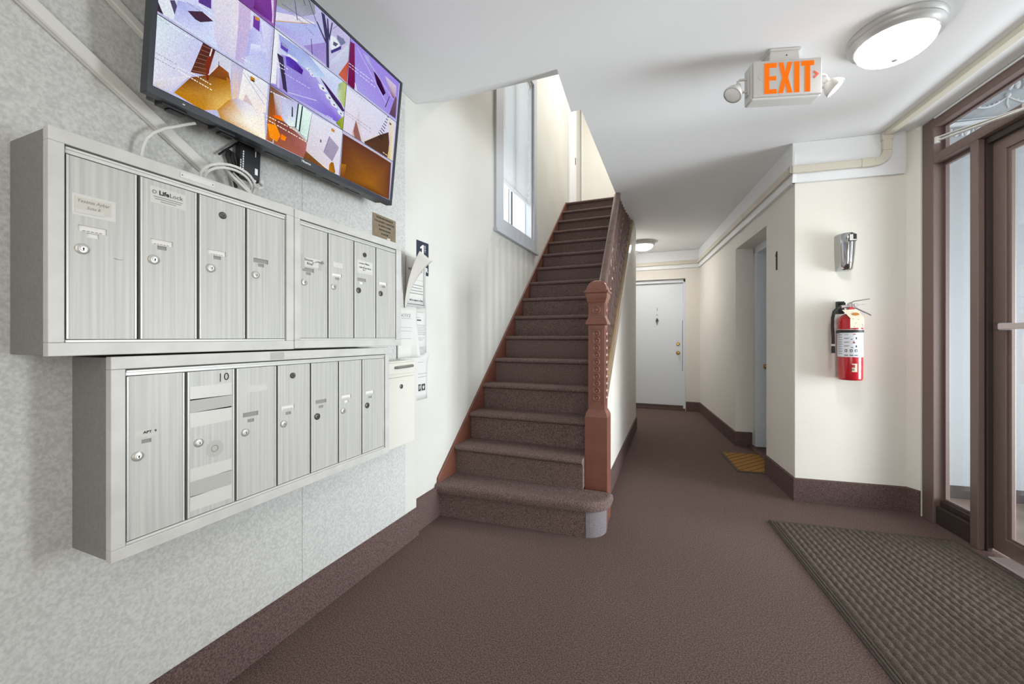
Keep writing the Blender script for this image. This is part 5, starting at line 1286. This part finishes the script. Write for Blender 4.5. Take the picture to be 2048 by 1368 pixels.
b = MB(RM); b.lathe([(0,-.0006),(.02,-.0004)], (0,0,0), 'y', 18, 0, Matrix.Translation((ecx+.002,ecy-er+.006,1.303)) @ Matrix.Rotation(-.5,4,'X') @ Matrix.Scale(.55,4,(0,0,1))); b.build('tag_emblem', 'orange', tgo)
b = MB(RM)
for (x,z) in ((-.018,-.062),(.012,-.066),(-.002,-.09),(.034,-.098),(-.01,-.112),(.036,-.108)): b.box((ecx-.002+x,ecy-er-.0048,1.332+z),(ecx+.003+x,ecy-er-.0038,1.335+z))
b.build('tag_punch', 'ink', tgo)

ds = thing('soap_dispenser', R(1.478,3.2,1.60), 'shiny chrome touch-free dispenser on the cream wall above the fire extinguisher', 'dispenser')
vs, fs = [], []
def sec(z, wl, wr, dp):
    # rounded front section, wall side first
    pts = [(wl,3.24),(wl+.004,3.24-dp*.62)]
    for k in range(9):
        t = k/8; pts.append((wl+.012+(wr-wl-.024)*t, 3.24-dp*(.78+.22*math.sin(PI*t))))
    return [(x,y,z) for x,y in pts + [(wr-.004,3.24-dp*.62),(wr,3.24)]]
Zs = [(1.603,1.434,1.508,.078),(1.612,1.430,1.512,.088),(1.66,1.427,1.517,.094),(1.72,1.425,1.521,.098),(1.78,1.424,1.524,.10),(1.838,1.424,1.526,.10),(1.848,1.428,1.523,.094),(1.851,1.436,1.516,.082)]
for z, a, c, d_ in Zs: vs += sec(z, a, c, d_)
n = 13
for j in range(len(Zs)-1):
    for k in range(n-1): fs.append((j*n+k, j*n+k+1, (j+1)*n+k+1, (j+1)*n+k))
fs += [tuple(range(n))[::-1], tuple((len(Zs)-1)*n+k for k in range(n))]
b = MB(RM); b.add(vs, fs, 0, True); b.build('cover', 'chromehi', ds, sharp=42)
b = MB(RM); b.box((1.462,3.136,1.788),(1.508,3.146,1.836)); win = b.build('sensor_window', 'black', ds, bevel=.004)
b = MB(RM); b.box((1.466,3.134,1.800),(1.486,3.137,1.832)); b.box((1.466,3.134,1.792),(1.504,3.137,1.800)); b.build('sensor_plate', 'plastic', win, bevel=.001)
b = MB(RM); b.box((1.463,3.1435,1.645),(1.485,3.1465,1.651)); b.build('maker_badge', 'greyframe', ds)

# ================================================================ MATS
em = thing('entrance_mat', R(1.38,2.1,0), 'large grey-brown ribbed entrance mat lying in front of the glass door', 'mat')
x0m, x1m, y0m, y1m = .895, 1.835, .9, 2.84
b = MB(RM @ Matrix.Translation((x0m,y1m,0)) @ Matrix.Rotation(-.012,4,'Z') @ Matrix.Translation((-x0m,-y1m,0)))
MMt = b.m
b.box((x0m,y0m,.0005),(x1m,y1m,.007)); b.build('rubber_backing', 'matedge', em, bevel=.003)
b = MB(MMt); bw = .03
for q in (0,.014):
    b.tube([(x0m+.012+q,y0m+.012+q,.008),(x0m+.012+q,y1m-.012-q,.008),(x1m-.012-q,y1m-.012-q,.008),(x1m-.012-q,y0m+.012+q,.008)], .0055, 6, closed=True)
b.build('border_rib', 'mat', em)
vs, fs = [], []; nx_, ny_ = 190, 200; ax0, ax1, ay0, ay1 = x0m+bw+.004, x1m-bw-.004, y0m+bw+.004, y1m-bw-.004
for j in range(ny_+1):
    yy = ay0+(ay1-ay0)*(j/ny_)
    for i in range(nx_+1):
        xx = ax0+(ax1-ax0)*i/nx_; u = (xx-ax0)/.0325; row = math.floor(u); fr_ = u-row
        v = (yy-ay0)/.052 + (fr_*.55 if row % 2 == 0 else -fr_*.55)
        hgt = math.sin(PI*fr_)**.6*(.35+.65*abs(math.sin(PI*v))**.7); vs.append((xx,yy,.0065+.0105*hgt))
for j in range(ny_):
    for i in range(nx_): k = j*(nx_+1)+i; fs.append((k,k+1,k+nx_+2,k+nx_+1))
b = MB(MMt); b.add(vs, fs, 0, True); b.build('ribbed_pile', 'mat', em, recalc=False, sharp=80)

dm = thing('doormat', R(1.15,4.08,0), 'small tan coir doormat with dark diagonal lines at the side doorway', 'mat')
b = MB(RM); b.box((.968,3.80,.001),(1.335,4.40,.008)); b.build('rubber_backing', 'matedge', dm)
b = MB(RM); b.box((.985,3.815,.008),(1.33,4.385,.013)); b.build('coir_pile', 'coir', dm, bevel=.002)
b = MB(RM)
for k in range(-3, 9):
    p = []
    for s_ in range(2):
        pass
    ya_, xb_ = 3.815+.085*k, .985
    # diagonal from the long edge across the mat
    q0 = (.985, ya_); q1 = (1.33, ya_+.34); 
    def cl(q0, q1):
        (xa,yA),(xc,yC) = q0, q1; lo, hi = 0., 1.
        if yC > 4.385: hi = (4.385-yA)/(yC-yA)
        if yA < 3.815: lo = (3.815-yA)/(yC-yA)
        return None if hi <= lo else ((xa+(xc-xa)*lo, yA+(yC-yA)*lo), (xa+(xc-xa)*hi, yA+(yC-yA)*hi))
    r_ = cl(q0, q1)
    if r_: b.tube([(r_[0][0],r_[0][1],.0125),(r_[1][0],r_[1][1],.0125)], .005, 5, flat=.4)
b.build('diagonal_line', 'coirline', dm)
